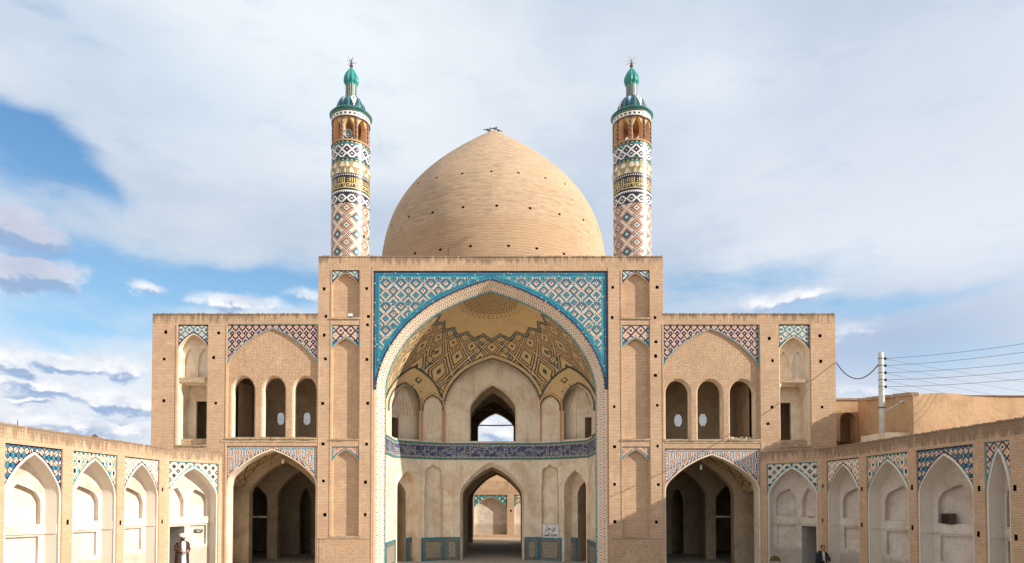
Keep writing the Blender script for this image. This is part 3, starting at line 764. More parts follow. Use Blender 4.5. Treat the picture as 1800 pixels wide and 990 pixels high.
# ------------------------------------------------------------------ ground floor halls: transverse arches one behind another
def plate(mb, Y, a, b, z0, z1, ops, th=.45, m=0):
    F = Frame((0, Y, 0), (1, 0, 0), (0, 1, 0))
    hs = [arch_poly(x0, x1, -.2, s, ap) for x0, x1, s, ap in ops]
    mb.sheet(F, rect(a, b, z0, z1), hs, 0, m)
    mb.sheet(F, rect(a, b, z0, z1), hs, th, m)
    for x0, x1, s, ap in ops: mb.reveal(F, [(x0, -.2)]+arch(x0, x1, s, ap)+[(x1, -.2)], 0, th, m, closed=False)
CHL, CHR = XC-6.7, XC+6.7
for s, (a, b) in ((-1, (fx(366), CHL)), (1, (CHR, fx(1400)))):
    h = MB(); ZR = fz(783)+.25
    X = lambda px, Y: inv(px if s < 0 else 2*864-px, 870, Y).x
    def op(p0, p1, Y, sp, ap):
        q = sorted((X(p0, Y), X(p1, Y))); return (q[0], q[1], inv(864, sp, Y).z, inv(864, ap, Y).z)
    plate(h, Y0+2.4, a, b, -.2, ZR, [op(438, 560, Y0+2.4, 872, 812)])
    plate(h, Y0+5.4, *((a-3, b) if s < 0 else (a, b+3)), -.2, ZR, [op(398, 470, Y0+5.4, 880, 845), op(488, 575, Y0+5.4, 874, 826)])
    plate(h, Y0+8.6, *((a-3, b) if s < 0 else (a, b+3)), -.2, ZR, [op(430, 480, Y0+8.6, 880, 845), op(527, 548, Y0+8.6, 885, 858)])
    for x in (a, b): h.face([(x, Y0+.62, -.2), (x, Y0+2.4, -.2), (x, Y0+2.4, ZR), (x, Y0+.62, ZR)], 0)
    for x in ((a-3, b+.0) if s < 0 else (a, b+3)): h.face([(x, Y0+2.4, -.2), (x, Y0+11, -.2), (x, Y0+11, ZR), (x, Y0+2.4, ZR)], 0)
    h.face([(a-3 if s < 0 else a, Y0+11, -.2), (b if s < 0 else b+3, Y0+11, -.2), (b if s < 0 else b+3, Y0+11, ZR), (a-3 if s < 0 else a, Y0+11, ZR)], 0)
    ha, hb = (a-3, b) if s < 0 else (a, b+3)
    h.face([(ha, Y0+.7, ZR), (hb, Y0+.7, ZR), (hb, Y0+11, ZR), (ha, Y0+11, ZR)], 0)
    # barrel of gold plaster between the front arch and the second one, with painted ribs
    x0, x1 = (HL if s < 0 else HR)[:2]
    A = arch(x0-.05, x1+.05, fz(853 if s < 0 else 864), fz(788.5 if s < 0 else 797)+.1, 'f'); n = len(A); NN = 26
    for k in range(n-1):
        for j in range(NN):
            t0, t1 = j/NN, (j+1)/NN; q = k/(n-1)
            F = FAC
            net = min(abs(((q*8+t0*2) % 1)-.5), abs(((q*8-t0*2) % 1)-.5))
            cc = GO if net > .07 else (.12, .07, .04)
            if abs(((q*8+t0*2) % 1)) < .12 and abs(((q*8-t0*2) % 1)) < .12: cc = (.16, .1, .06)
            h.face([F.p(*A[k], .62+1.8*t0), F.p(*A[k+1], .62+1.8*t0), F.p(*A[k+1], .62+1.8*t1), F.p(*A[k], .62+1.8*t1)], 1, jit(cc, .12))
    # side wall with a slender blind niche between the arches
    Fs = Frame((a+.25 if s < 0 else b-.25, 0, 0), (0, 1, 0), (-1 if s < 0 else 1, 0, 0))
    q = arch_poly(Y0+1.15, Y0+1.85, .9, 2.7, 3.25)
    h.sheet(Fs, rect(Y0+.66, Y0+2.4, -.2, ZR), [q], 0, 2); h.reveal(Fs, q, 0, .15, 2); h.sheet(Fs, q, (), .15, 2)
    h.box(Frame((0, Y0+5.4, 0), (1, 0, 0), (0, 1, 0)), *sorted((X(400, Y0+5.4), X(470, Y0+5.4))), 2.2, 2.3, -.03, 0, 2)
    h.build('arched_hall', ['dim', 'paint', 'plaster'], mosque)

# ------------------------------------------------------------------ portal (iwan)
hw_o = (PU1-PU0)/2
frame_arc = arch(PU0+.16, PU1-.16, PVS, PVA, 'I')
tile_panel(mosque, FAC, PU0, PU1, PVS-.02, PVT, .0485, pt_iwan, B_IWAN, [(PU0+.16, PVS-.6)]+frame_arc+[(PU1-.16, PVS-.6)], .05, name='spandrel_tiles')
mb = MB()          # blue edging down both jambs
for s in (0, 1):
    u = PU0 if s == 0 else PU1-.16
    nv = int(PVS/.05)
    for k in range(nv):
        for q in range(3):
            c = ((.50, .28, .18), (.72, .56, .40), (.74, .60, .44))[q if s == 0 else 2-q]
            zt0 = PVS-.02
            mb.face([FAC.p(u+.0533*q, zt0*k/nv, .05), FAC.p(u+.0533*(q+1), zt0*k/nv, .05), FAC.p(u+.0533*(q+1), zt0*(k+1)/nv, .05), FAC.p(u+.0533*q, zt0*(k+1)/nv, .05)], 0, jit(c))
mb.build('jamb_edging', ['matt_tile'], mosque)
# splayed strip with red zigzags
IN = .34; SPD = .36
in_arc = arch(PU0+.16+IN, PU1-.16-IN, PVS-.1, fz(507.5), 'I')
def resample(path, n):
    P = np.array(path); L = np.concatenate([[0], np.cumsum(np.hypot(*np.diff(P, axis=0).T))]); t = np.linspace(0, L[-1], n)
    return list(zip(np.interp(t, L, P[:, 0]), np.interp(t, L, P[:, 1]))), L[-1]
oa = [(PU0+.16, 0)]+frame_arc+[(PU1-.16, 0)]; ia = [(PU0+.16+IN, 0)]+in_arc+[(PU1-.16-IN, 0)]
NS = 660
def two(oa, ia):
    # matched sampling: jambs by height, arch by its own parameter
    def half(p, n1, n2):
        (x, _), (xs, zs) = p[0], p[1]
        j = [(x, zs*k/n1) for k in range(n1)]
        a, _ = resample(p[1:-1], n2); return j+a+[(p[-1][0], p[-2][1]*(1-k/n1)) for k in range(1, n1+1)]
    return half(oa, 190, 381), half(ia, 190, 381)
OA, IA = two(oa, ia)
mb = MB(); NT_ = 8
for k in range(len(OA)-1):
    for j in range(NT_):
        def q(kk, t): return FAC.p(OA[kk][0]*(1-t)+IA[kk][0]*t, OA[kk][1]*(1-t)+IA[kk][1]*t, .05+SPD*t)
        x = j-3.5; ph = (k % 16); d = abs(ph-8)
        c = (.78, .66, .52)
        if abs(abs(x)-abs(d-4)*.9) < .5: c = (.42, .20, .14)
        if abs(x) < 1 and ph in (8, 0): c = TE
        if j in (0, 7): c = PE
        if abs(x) > 2.4 and ph in (4, 12): c = TE
        mb.face([q(k, j/NT_), q(k+1, j/NT_), q(k+1, (j+1)/NT_), q(k, (j+1)/NT_)], 0, jit(c, .06))
mb.build('splayed_reveal_tiles', ['matt_tile'], mosque)
# turquoise rope moulding on the inner arris
mb = MB(); mb.tube([FAC.p(u, v, .05+SPD+.01) for u, v in IA[::4]], .035, 6, c=TQ2); mb.build('rope_moulding', ['matt_tile'], mosque, True)
# jamb + barrel
YJ0 = Y0+.05+SPD; YJ1 = Y0+3.1; YP2 = Y0+4.3; YP3 = Y0+4.9
zb0, zb1 = None, None
ihw = PU1-.16-IN-XC
ZB1 = inv(864, 779.0, YP3).z; ZB0 = inv(864, 808.5, YP3).z; ZD = inv(864, 945.5, YP3).z
A2 = [(u, v) for u, v in IA]
for s in (-1, 1):      # each jamb with a slender blind panel cut in it
    mb = MB(); e = A2[0] if s < 0 else A2[-1]
    mb.reveal(FAC, [(e[0], -.2), (e[0], ZB1+.1)], YJ0-Y0, YJ1-Y0, 0, closed=False)
    x = XC+s*(ihw-.02); F = Frame((x, 0, 0), (0, 1, 0), (s, 0, 0))
    mb.box(F, YJ0+.9, YJ0+.95, ZD+.1, ZB0-.45, -.02, .03, 0); mb.box(F, YJ1-.95, YJ1-.9, ZD+.1, ZB0-.45, -.02, .03, 0)
    mb.build('portal_jamb', ['plaster'], mosque)

# plan of the recess
PL = [(XC-ihw, YJ1), (inv(742, 780, YP2).x, YP2), (inv(781, 780, YP3).x, YP3), (inv(947.5, 780, YP3).x, YP3), (inv(986, 780, YP2).x, YP2), (XC+ihw, YJ1)]
CXY = (XC, YJ1)
def facet(i):
    a, b = Vector(PL[i]+(0,)), Vector(PL[i+1]+(0,)); e = (b-a); L = e.length; e.normalize()
    return Frame((a.x, a.y, 0), e, (-e.y, e.x, 0)), L
iw = MB()
def fpx(F, px, py): return F.px(px, py)
# centre facet with the passage arch
Fc, Lc = facet(2)
o0 = Fc.px(808.5, 960)[0]; o1 = Fc.px(922, 960)[0]
zs_ = Fc.px(865, 873)[1]; za_ = Fc.px(865, 811)[1]
low = [(o0, -.2)]+arch(o0, o1, zs_, za_, 'f')+[(o1, -.2)]
low2 = [(o0+.12, -.2)]+arch(o0+.12, o1-.12, zs_, za_-.28, 'f')+[(o1-.12, -.2)]
iw.sheet(Fc, rect(0, Lc, -.2, ZB0+.02), [low], 0, 0)
iw.between(Fc, low, 0, low2, .28, 0); iw.reveal(Fc, low2, .28, 1.4, 1, closed=False)
for s in (0, 1):     # thin vertical rolls beside the passage
    u = .48 if s == 0 else Lc-.48
    iw.box(Fc, u-.012, u+.012, ZD, ZB0, -.015, .0, 0)
for i, sg in ((1, -1), (3, 1)):       # narrow facets with an ogee panel
    F, L = facet(i)
    q = [(.16, ZD+.02), (L-.16, ZD+.02), (L-.16, Fc.px(865, 855)[1]), (L-.20, Fc.px(865, 852)[1])]+arch(.20, L-.20, Fc.px(865, 829)[1], Fc.px(865, 816.5)[1], 'o')[::-1]+[(.20, Fc.px(865, 852)[1]), (.16, Fc.px(865, 855)[1])]
    iw.sheet(F, rect(0, L, -.2, ZB0+.02), [q], 0, 0); iw.reveal(F, q, 0, .14, 0); iw.sheet(F, q, (), .14, 0); iw.tube([F.p(a_, b_, -.01) for a_, b_ in q+[q[0]]], .022, 5, 4)
SIDE = []
for i, sg in ((0, -1), (4, 1)):       # side facets: deep arched niche and a dark doorway
    F, L = facet(i)
    lo, hi = (.14, L-.20) if sg < 0 else (.20, L-.14)
    zs1 = F.px(711 if sg < 0 else 1014, 857)[1]; za1 = F.px(711 if sg < 0 else 1014, 827)[1]
    q = [(lo, -.2)]+arch(lo, hi, zs1, za1, 'f')+[(hi, -.2)]
    DN = .60
    iw.sheet(F, rect(0, L, -.2, ZB0+.02), [q], 0, 0); iw.reveal(F, q, 0, DN, 0, closed=False)
    dl, dh = (lo+.05, lo+.98) if sg < 0 else (hi-.98, hi-.05)
    dq = [(dl, -.2)]+arch(dl, dh, zs1-.35, zs1+.30)+[(dh, -.2)]
    iw.sheet(F, rect(lo-.4, hi+.4, -.2, za1+.2), [dq], DN, 0); iw.reveal(F, dq, DN, DN+2.6, 1, closed=False); iw.sheet(F, rect(dl-.6, dh+.6, -.2, zs1+1), (), DN+2.6, 3)  # black end sheet paints the unlit depth of the doorway
    SIDE.append((F, L, lo, hi, sg))
for s in (-1, 1):
    iw.box(Frame((XC+s*ihw, 0, 0), (0, 1, 0), (s, 0, 0)), YJ1-.06, YJ1+.0, 0, ZB0, -.03, .02, 0)
iwall = iw.build('portal_wall', ['plaster', 'dim', 'white', 'iron_and_hole_shade', 'dim'], mosque)

# dado of tile panels
def dado(F, a, b, z1, off, seed):
    mb = MB(); cell = .045; nu = round((b-a)/cell); nv = round(z1/cell); rnd = random.Random(seed)
    for i in range(nu):
        for j in range(nv):
            e = min(i, nu-1-i, j, nv-1-j); m = min(i, nu-1-i, j+1, nv-1-j)
            if e < 1: c = TQ if e == 0 else TE
            elif m < 5: c = rnd.choice([(.17, .15, .12), (.22, .2, .15), (.13, .12, .10), (.10, .13, .12)])
            elif m < 6: c = (.30, .27, .2)
            else:
                p = (i+j) % 4; q = (i-j) % 4; c = (.40, .36, .28) if p == 0 or q == 0 else rnd.choice([(.17, .14, .10), (.25, .2, .14)])
            u0, u1 = a+(b-a)*i/nu, a+(b-a)*(i+1)/nu
            mb.face([F.p(u0, z1*j/nv, off), F.p(u1, z1*j/nv, off), F.p(u1, z1*(j+1)/nv, off), F.p(u0, z1*(j+1)/nv, off)], 0, jit(c))
    mb.box(F, a-.02, b+.02, z1, z1+.04, off-.02, off+.03, 0, TQ)
    for u in (a-.03, b-.03): mb.box(F, u, u+.06, 0, z1, off-.03, off+.03, 0, (.015, .16, .22))
    return mb.build('tile_dado', ['matt_tile'], mosque)
F, L = facet(1); dado(F, 0, L, ZD, -.03, 1); F, L = facet(3); dado(F, 0, L, ZD, -.03, 2)
for F, L, lo, hi, sg in SIDE:
    if sg < 0: dado(F, lo+1.02, hi+.25, ZD, .56, 3)
    else: dado(F, lo-.25, hi-1.02, ZD, .56, 4)
dado(Fc, .03, o0-.02, ZD, -.03, 5); dado(Fc, o1+.02, Lc-.03, ZD, -.03, 6)
for s in (-1, 1):
    F = Frame((XC+s*(ihw-.004), 0, 0), (0, 1, 0), (s, 0, 0)); dado(F, YJ0+.05, YJ1-.05, ZD, -.03, 7+s)

# inscription band running round the recess
path = [(XC-ihw, YJ0+.03)]+PL+[(XC+ihw, YJ0+.03)]
mb = MB(); cell = .042; nv = int((ZB1-ZB0)/cell); rnd = random.Random(5); gi = 0; off = .03
walk = []
def offset_pt(i):
    x, y = path[i]
    n = Vector((0, 0))
    for k in (i-1, i):
        if 0 <= k < len(path)-1:
            d = (Vector(path[k+1])-Vector(path[k])).normalized(); nn = Vector((d.y, -d.x)); n += nn
    n.normalize(); return Vector((x, y))+n*off
for i in range(len(path)-1):
    a, b = offset_pt(i), offset_pt(i+1); n = max(1, round((b-a).length/cell))
    for k in range(n): walk.append((a.lerp(b, k/n), a.lerp(b, (k+1)/n)))
W_ = len(walk); img = np.zeros((nv, W_), int)
for k in range(W_):          # interlaced letter strokes: uprights, bowls and dots
    pass
x = 2
while x < W_-6:
    t = rnd.random()
    if t < .30:
        h = rnd.randint(nv-11, nv-8); img[4:4+h, x] = 1
        if rnd.random() < .5: img[4, x:x+3] = 1
        x += 2
    elif t < .75:
        w = rnd.randint(3, 5); y = rnd.randint(4, nv-8)
        img[y, x:x+w] = 1; img[y:y+3, x+w] = 1; img[y+2, x+1:x+w] = 1; x += w
    else:
        y = rnd.randint(4, nv-5); img[y, x:x+2] = 1; x += 2
    if rnd.random() < .5: img[rnd.randint(4, nv-5), x:x+4] = 1
for k, (a, b) in enumerate(walk):
    for j in range(nv):
        z0, z1 = ZB0+(ZB1-ZB0)*j/nv, ZB0+(ZB1-ZB0)*(j+1)/nv
        e = min(j, nv-1-j)
        if e == 0: c = (.03, .22, .22)
        elif e < 4: c = (.05, .13, .14) if k % 7 == 0 or e == 1 else (.30, .30, .26)
        else:
            c = (.27, .28, .30) if img[j, k] else rnd.choice([(.03, .04, .11), (.045, .055, .15), (.035, .035, .08), (.06, .075, .17)])
            if not img[j, k] and rnd.random() < .16: c = (.26, .27, .32)
        mb.face([(a.x, a.y, z0), (b.x, b.y, z0), (b.x, b.y, z1), (a.x, a.y, z1)], 0, jit(c, .12))
for z, d in ((ZB0, -1), (ZB1, 1)):      # lips
    for a, b in walk:
        t_ = (b-a).normalized(); nn = Vector((-t_.y, t_.x))*.06
        mb.face([(a.x, a.y, z), (b.x, b.y, z), (b.x+nn.x, b.y+nn.y, z+.005*d), (a.x+nn.x, a.y+nn.y, z+.005*d)], 0, (.04, .2, .2))
mb.build('inscription_band', ['matt_tile'], mosque)
# cover strip filling the wall behind the band
mb = MB()
for i in range(len(PL)-1):
    F, L = facet(i); mb.sheet(F, rect(0, L, ZB0-.05, ZB1+.1), (), .005, 0)
mb.build('band_backing', ['plaster'], iwall)

# ---- vault: half dome over the recess, painted net of ribs
zsp = in_arc[0][1]; zap = in_arc[len(in_arc)//2][1]
prof_r, prof_z = zip(*PP)
NSR, NVR = 430, 210
VP = [(XC-ihw, YJ0)]+PL+[(XC+ihw, YJ0)]
tot = [0]
for i in range(len(VP)-1): tot.append(tot[-1]+math.dist(VP[i], VP[i+1]))
plx, ply = zip(*VP)
ss_ = np.linspace(0, tot[-1], NSR+1); bx = np.interp(ss_, tot, plx); by = np.interp(ss_, tot, ply)
# smooth the plan as it rises: blend polygon -> ellipse
th = np.arctan2((by-YJ0)/(YP3-YJ0), -(bx-XC)/ihw); th = np.maximum.accumulate(th+np.arange(len(th))*1e-9)
ex = XC-ihw*np.cos(th); ey = YJ0+(YP3-YJ0)*np.sin(th)*1.06
zv = []; rv = []
n1 = int(NVR*.30)
for k in range(n1): zv.append(ZB1+.03+(zsp-ZB1-.03)*k/n1); rv.append(1.0)
PPn = np.array(PPF)
Lc_ = np.concatenate([[0], np.cumsum(np.hypot(*(np.diff(PPn, axis=0)*[ihw, zap-zsp]).T))])
for k in range(NVR-n1+1):
    t = Lc_[-1]*k/(NVR-n1); rv.append(float(np.interp(t, Lc_, PPn[:, 0]))); zv.append(zsp+(zap-zsp)*float(np.interp(t, Lc_, PPn[:, 1])))
zv = np.array(zv); rv = np.array(rv)
bl = np.clip((1-rv)*3.5, 0, 1)[:, None]
sh = rv[:, None]
X = XC+((bx[None]*(1-bl)+ex[None]*bl)-XC)*sh; Yv = YJ0+((by[None]*(1-bl)+ey[None]*bl)-YJ0)*(sh**.8); Z = np.repeat(zv[:, None], NSR+1, 1)
PX, PY = proj(X, Yv, Z)
def dist_arch(x0, x1, vs, va, PXc, PYc):
    a = [(x0, 990)]+[(u, -v) for u, v in arch(x0, x1, -vs, -va, 'I')]+[(x1, 990)]
    poly = np.array(a); pts = np.stack([PXc.ravel(), PYc.ravel()], 1)
    ins = inside(poly, pts); d, _, _ = nearest(a, pts); return np.where(ins, -d, d).reshape(PXc.shape)
cx = (PX[:-1, :-1]+PX[1:, 1:])/2; cy = (PY[:-1, :-1]+PY[1:, 1:])/2
MIR = 2*863.8
ARC = {'c': (783, 949, 712, 632), 'l': (685, 737, 712, 675), 'n': (744, 777.5, 716, 696)}
ARC['r'] = (MIR-737, MIR-685, 712, 675); ARC['m'] = (MIR-777.5, MIR-744, 716, 696)
dc = {k: dist_arch(*v, cx, cy) for k, v in ARC.items()}
big = {k: dist_arch(*v, cx, cy) for k, v in {'L': (672, 783, 735, 646), 'Rr': (MIR-783, MIR-672, 735, 646)}.items()}
rc = np.sqrt(rv[:-1]*rv[1:])[:, None]*np.ones_like(cx); tc = np.repeat(((th[:-1]+th[1:])/2)[None], cx.shape[0], 0)
GOV = (.66, .475, .25); OL = (.085, .07, .045); TEV = (.045, .10, .10); LT = (.66, .50, .32); PLA = (.70, .575, .44)
cut = (dc['c'] < 0) | (dc['l'] < 0) | (dc['r'] < 0) | (dc['n'] < 0) | (dc['m'] < 0)
cut &= rc > .5
mb = MB(); n0 = NSR+1
mb.v = [tuple(p) for p in np.stack([X.ravel(), Yv.ravel(), Z.ravel()], 1)]
K = 0
for i in range(NVR):
    for j in range(NSR):
        if cut[i, j]: continue
        r = rc[i, j]; t = tc[i, j]; py = cy[i, j]; px = cx[i, j]
        u = t/math.pi        # 0..1 round the recess
        N = 10; rz = .53+.09*math.sin(t)
        dm = min(dc[k][i, j] for k in dc); 
        c = GOV
        tooth = abs(((u*N) % 1)-.5)*2
        if r < .32+.05*math.sin(t):
            q = (r*30+abs(((u*24) % 1)-.5)*1.6) % 1
            edge = r > .26+.05*math.sin(t)
            c = OL if (q < .45 and not edge) or (edge and q < .3 and ((u*24) % 1 < .62)) else GOV
        else:
            e = r-(rz-.065+.055*tooth)
            if e > 0:
                if e < .042:
                    c = (OL, LT, TEV)[int(e/.014)] if int(e/.014) != 1 else ((WH[0]*.6,)*3 if (j % 4 < 2) else OL)
                    if e > .036: c = OL
                else:
                    qq = (r-rz)/(1.0-rz); low_ = max(0, (py-668)/60)
                    g_ = 1.95*qq**.85 + low_*.9
                    a = (u*N+g_) % 1; b = (u*N-g_) % 1
                    if py < 690:
                        da = min(a, 1-a); db = min(b, 1-b); m_ = min(da, db)
                        sc = 1.0
                        if m_ < .04: c = LT
                        elif m_ < .11: c = OL
                        elif .17 < m_ < .24: c = (.13, .085, .045)
                        elif da > .41 and db > .41: c = TEV if qq > .3 else OL
        # outlines of the niches
        for k, wd in (('c', 1), ('l', 1), ('r', 1)):
            d = dc[k][i, j]
            if 0 <= d < 3.2 and py < 745: c = TEV if d > 1 else OL
            elif 0 <= d < 8 and py < 740 and k == 'c': c = GOV
            elif 8 <= d < 10 and py < 735 and k == 'c': c = OL
        for k in big:
            d = big[k][i, j]
            if py < 728 and -1 < d < 3.0: c = TEV if int(d*2) % 2 else OL
            elif py < 712 and -11 < d <= -1 and dm > 4: c = GOV
            elif py < 712 and -26 < d <= -11 and dm > 4: c = GOV if not (abs(abs(px-863.8)-128) + abs(py-668)*1.0 < 7 and abs(abs(px-863.8)-128)+abs(py-668) > 3.5) else OL
        for k in ('n', 'm'):
            d = dc[k][i, j]
            if py < 730 and 0 <= d < 2.2: c = OL
            elif py < 726 and 2.2 <= d < 5: c = GOV
            elif py < 726 and 5 <= d < 6.2: c = (.34, .14, .07)
        # stepped crosses painted on the big fields
        for sx_, cx0, cy0 in ((1, 863.8-108, 632), (1, 863.8+108, 632), (1, 863.8-25, 616), (1, 863.8+25, 616)):
            ddx = (px-cx0)+(0 if cx0 < 863 else 0); ddy = py-cy0; s = 1 if cx0 < 863.8 else -1
            if abs(ddx) < 15 and abs(ddy) < 20:
                for ox, oy, rr in ((0, 0, 8.5), (7*s, -12, 4.5), (-6*s, 12, 4.5)):
                    d1 = abs(ddx-ox)+abs(ddy-oy)
                    if rr-3 < d1 < rr: c = (.07, .13, .13)
                    elif d1 < 1.6 and rr > 6: c = BK
                    elif d1 <= rr-3: c = GOV
        if py > 722:
            # piers between the niches: pink clay rolls on cream plaster
            ax = abs(px-863.8)
            c = PLA
            if ax > 182: c = PLA
            if 121 < ax < 123.5 or 125.0 < ax < 126: c = (.50, .24, .13)
            if 80.5 < ax < 82.5 or 84.5 < ax < 86.5: c = (.48, .22, .12)
            if 82.5 <= ax <= 84.5: c = (.55, .34, .2)
        elif py > 700 and dm > 2:
            ax = abs(px-863.8)
            if 120.5 < ax < 127 or 79 < ax < 87.5: c = (.40, .20, .11) if int(ax) % 3 else LT
        mb.f.append((i*n0+j, i*n0+j+1, (i+1)*n0+j+1, (i+1)*n0+j)); mb.m.append(0); mb.c.append(jit(c, .05))
# returns of the niche openings
def eface(i0, j0, i1, j1, dep):
    a = i0*n0+j0; b = i1*n0+j1
    P, Q = Vector(mb.v[a]), Vector(mb.v[b]); o = Vector((0, dep, 0)); mb.face([P, Q, Q+o, P+o], 0, PLA)
DEP = np.where((dc['c'] < 0), .14, np.where((dc['n'] < 0) | (dc['m'] < 0), .10, .55))
for i in range(NVR):
    for j in range(NSR):
        if not cut[i, j]: continue
        d = float(DEP[i, j])
        if j > 0 and not cut[i, j-1]: eface(i, j, i+1, j, d)
        if j < NSR-1 and not cut[i, j+1]: eface(i, j+1, i+1, j+1, d)
        if i < NVR-1 and not cut[i+1, j]: eface(i+1, j, i+1, j+1, d)
vault = mb.build('painted_vault', ['paint'], mosque, smooth=False)
# back walls of the upper niches
mb = MB()
F = Frame((0, YP3+.12, 0), (1, 0, 0), (0, 1, 0))
def P_(F, x, y): return F.px(x, y)
a = P_(F, 778, 780)[0]; b = P_(F, 954, 780)[0]
ua, ub = P_(F, 825.5, 760)[0], P_(F, 907.5, 760)[0]; s_, t_ = P_(F, 866, 722)[1], P_(F, 866, 672.5)[1]
op1 = [(ua, ZB1-.1)]+arch(ua, ub, s_, t_, 'f')+[(ub, ZB1-.1)]; op2 = [(ua+.05, ZB1-.1)]+arch(ua+.05, ub-.05, s_, t_-.14, 'f')+[(ub-.05, ZB1-.1)]
mb.sheet(F, rect(a, b, ZB1-.1, P_(F, 866, 622)[1]), [op1], 0, 0); mb.between(F, op1, 0, op2, .14, 0); mb.reveal(F, op2, .14, .55, 1, closed=False)
for k in (0, 1): u = ua-.95 if k == 0 else ub+.95; mb.box(F, u-.01, u+.01, ZB1, s_+.2, -.012, 0, 0)
for i in (1, 3):
    Fq, L = facet(i); mb.sheet(Fq, rect(-.05, L+.05, ZB1-.05, P_(Fq, 760, 690)[1]), (), .10, 0)
for F, L, lo, hi, sg in SIDE:
    zt_ = P_(F, 711 if sg < 0 else 1016, 668)[1]; zd = P_(F, 711 if sg < 0 else 1016, 733)[1]
    dl, dh = (lo-.35, lo+.42) if sg < 0 else (hi-.42, hi+.35)
    dq = rect(dl, dh, ZB1-.05, zd)
    mb.sheet(F, rect(-.5, L+.35, ZB1-.06, zt_+.3), [dq], .50, 0); mb.reveal(F, dq, .5, 1.6, 1); mb.sheet(F, rect(dl-.1, dh+.1, ZB1-.1, zd+.1), (), 1.6, 2)  # near-black back sheet, darkness of the opening put into its colour
    # fluted plaster hood
    c_ = (lo+hi)/2; zb_ = zd+.15
    for k in range(7):
        t0 = -1+2*k/7; t1 = -1+2*(k+1)/7; tm = (t0+t1)/2; w0 = .42*(1-abs(tm)**2*.4)
        top = (c_, zt_-.05)
        A = F.p(c_+t0*(hi-lo)*.62, zb_, .497); B_ = F.p(c_+t1*(hi-lo)*.62, zb_, .497); Mi = F.p(c_+tm*(hi-lo)*.62, zb_+.12, .45); T = F.p(top[0], top[1]+.25, .42)
        mb.face([A, Mi, T], 0); mb.face([Mi, B_, T], 0)
    mb.box(F, c_-.28, c_-.25, ZB1, zd+.2, .46, .50, 0)
mb.build('upper_niches', ['plaster', 'dim', 'iron_and_hole_shade'], vault)

# ------------------------------------------------------------------ domed chamber
ch = MB(); CY1 = 48.2; ZCH = 14.2
def opn(px0, px1, ps, pa, pb, Y):
    a, b = inv(px0, ps, Y), inv(px1, ps, Y); return (a.x, b.x, a.z, inv(866, pa, Y).z, inv(866, pb, Y).z if pb else -.2)
def plate2(Y, ops, th, m=0):
    F = Frame((0, Y, 0), (1, 0, 0), (0, 1, 0)); hs = [[(x1, b), (x0, b)]+arch(x0, x1, s, ap) for x0, x1, s, ap, b in ops]
    for w in (0, th): ch.sheet(F, rect(CHL, CHR, -.2, ZCH), hs, w, m)
    for h in hs: ch.reveal(F, h, 0, th, m)
plate2(35.4, [opn(812, 919, 880, 826, None, 35.4), opn(824, 911, 745, 690, 784, 35.4)], .5)
plate2(39.0, [opn(822, 919, 884, 833, None, 39.0), opn(824, 909, 746, 706, 790, 39.0)], .5)
plate2(CY1-.6, [opn(831, 915.5, 878, 834.5, None, CY1-.6), opn(840, 903, 752, 726, 800, CY1-.6)], .6)
for x in (CHL, CHR): ch.face([(x, Y0+1.6, -.2), (x, CY1, -.2), (x, CY1, ZCH), (x, Y0+1.6, ZCH)], 1)
ch.face([(CHL, Y0+.9, ZCH), (CHR, Y0+.9, ZCH), (CHR, CY1, ZCH), (CHL, CY1, ZCH)], 1)
# gallery floor between the storeys inside
ch.face([(CHL, YP3+.55, ZB1-.25), (CHR, YP3+.55, ZB1-.25), (CHR, CY1, ZB1-.6), (CHL, CY1, ZB1-.6)], 0)
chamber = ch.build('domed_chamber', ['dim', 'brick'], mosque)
for py, Y in ((747.5, 36.6), (720, 37.5)):
    mb = MB(); p, q = inv(824, py, Y), inv(909, py, Y); mb.tube([p, (p+q)/2+Vector((0, 0, -.02)), q], .035, 8); mb.build('tie_beam', ['wood'], chamber)

# ------------------------------------------------------------------ dome
YD = 41.0; DC = inv(868, 450, YD); ZD0 = ZCH-.2
# pointed profile: radius 7.14 m, fitted to the outline
tt = np.linspace(1, 0, 400); rr_ = np.sin(tt*math.pi/2)
Pd = np.stack([rr_*7.144, 14.269+10.926*np.clip(1-rr_**1.219, 0, 1)**.2665+1.663*(1-rr_)**2], 1)
Pd = np.concatenate([[[7.144, 13.9]], Pd])
L = np.concatenate([[0], np.cumsum(np.hypot(*np.diff(Pd, axis=0).T))])
NVD, NUD = 128, 288
DP = [[float(np.interp(L[-1]*k/NVD, L, Pd[:, 0])), float(np.interp(L[-1]*k/NVD, L, Pd[:, 1]))] for k in range(NVD+1)]; DP[-1][0] = 0
dome_holes = [(629, 355), (832, 345), (1037, 355), (1225, 386), (1375, 431), (451, 387), (312, 431), (642, 604), (879, 598), (1116, 612), (1328, 647), (1494, 695), (425, 632), (249, 677), (131, 733), (1600, 757),
              (478, 911), (690, 893), (973, 892), (1176, 909), (1368, 939), (288, 944)]
hc = set()
for a, b in dome_holes:
    px, py = 660+a/4.124, 220+b/4.124; best = None
    for i in range(NVD):
        r, z = DP[i]
        Ypx = YD
        s = (px-868)/FPX*YD/max(r, .01)
        if abs(s) > .985: continue
        al = math.asin(s); y = YD-r*math.cos(al)
        x = (inv(px, py, y).x-DC.x)/max(r, .01)
        if abs(x) > .99: continue
        al = math.asin(x); y = YD-r*math.cos(al); e = abs(inv(px, py, y).z-z)
        if best is None or e < best[0]: best = (e, i, al)
    if best: hc.add((best[1], int(round(best[2]/(2*math.pi)*NUD-.5)) % NUD))
mb = MB(); z00 = DP[0][1]; hmeshes = []
def dpt(i, k, dr_=0):
    r, z = DP[i]; t = 2*math.pi*k/NUD; r = max(0, r-dr_); return (r*math.sin(t), -r*math.cos(t), z-z00)
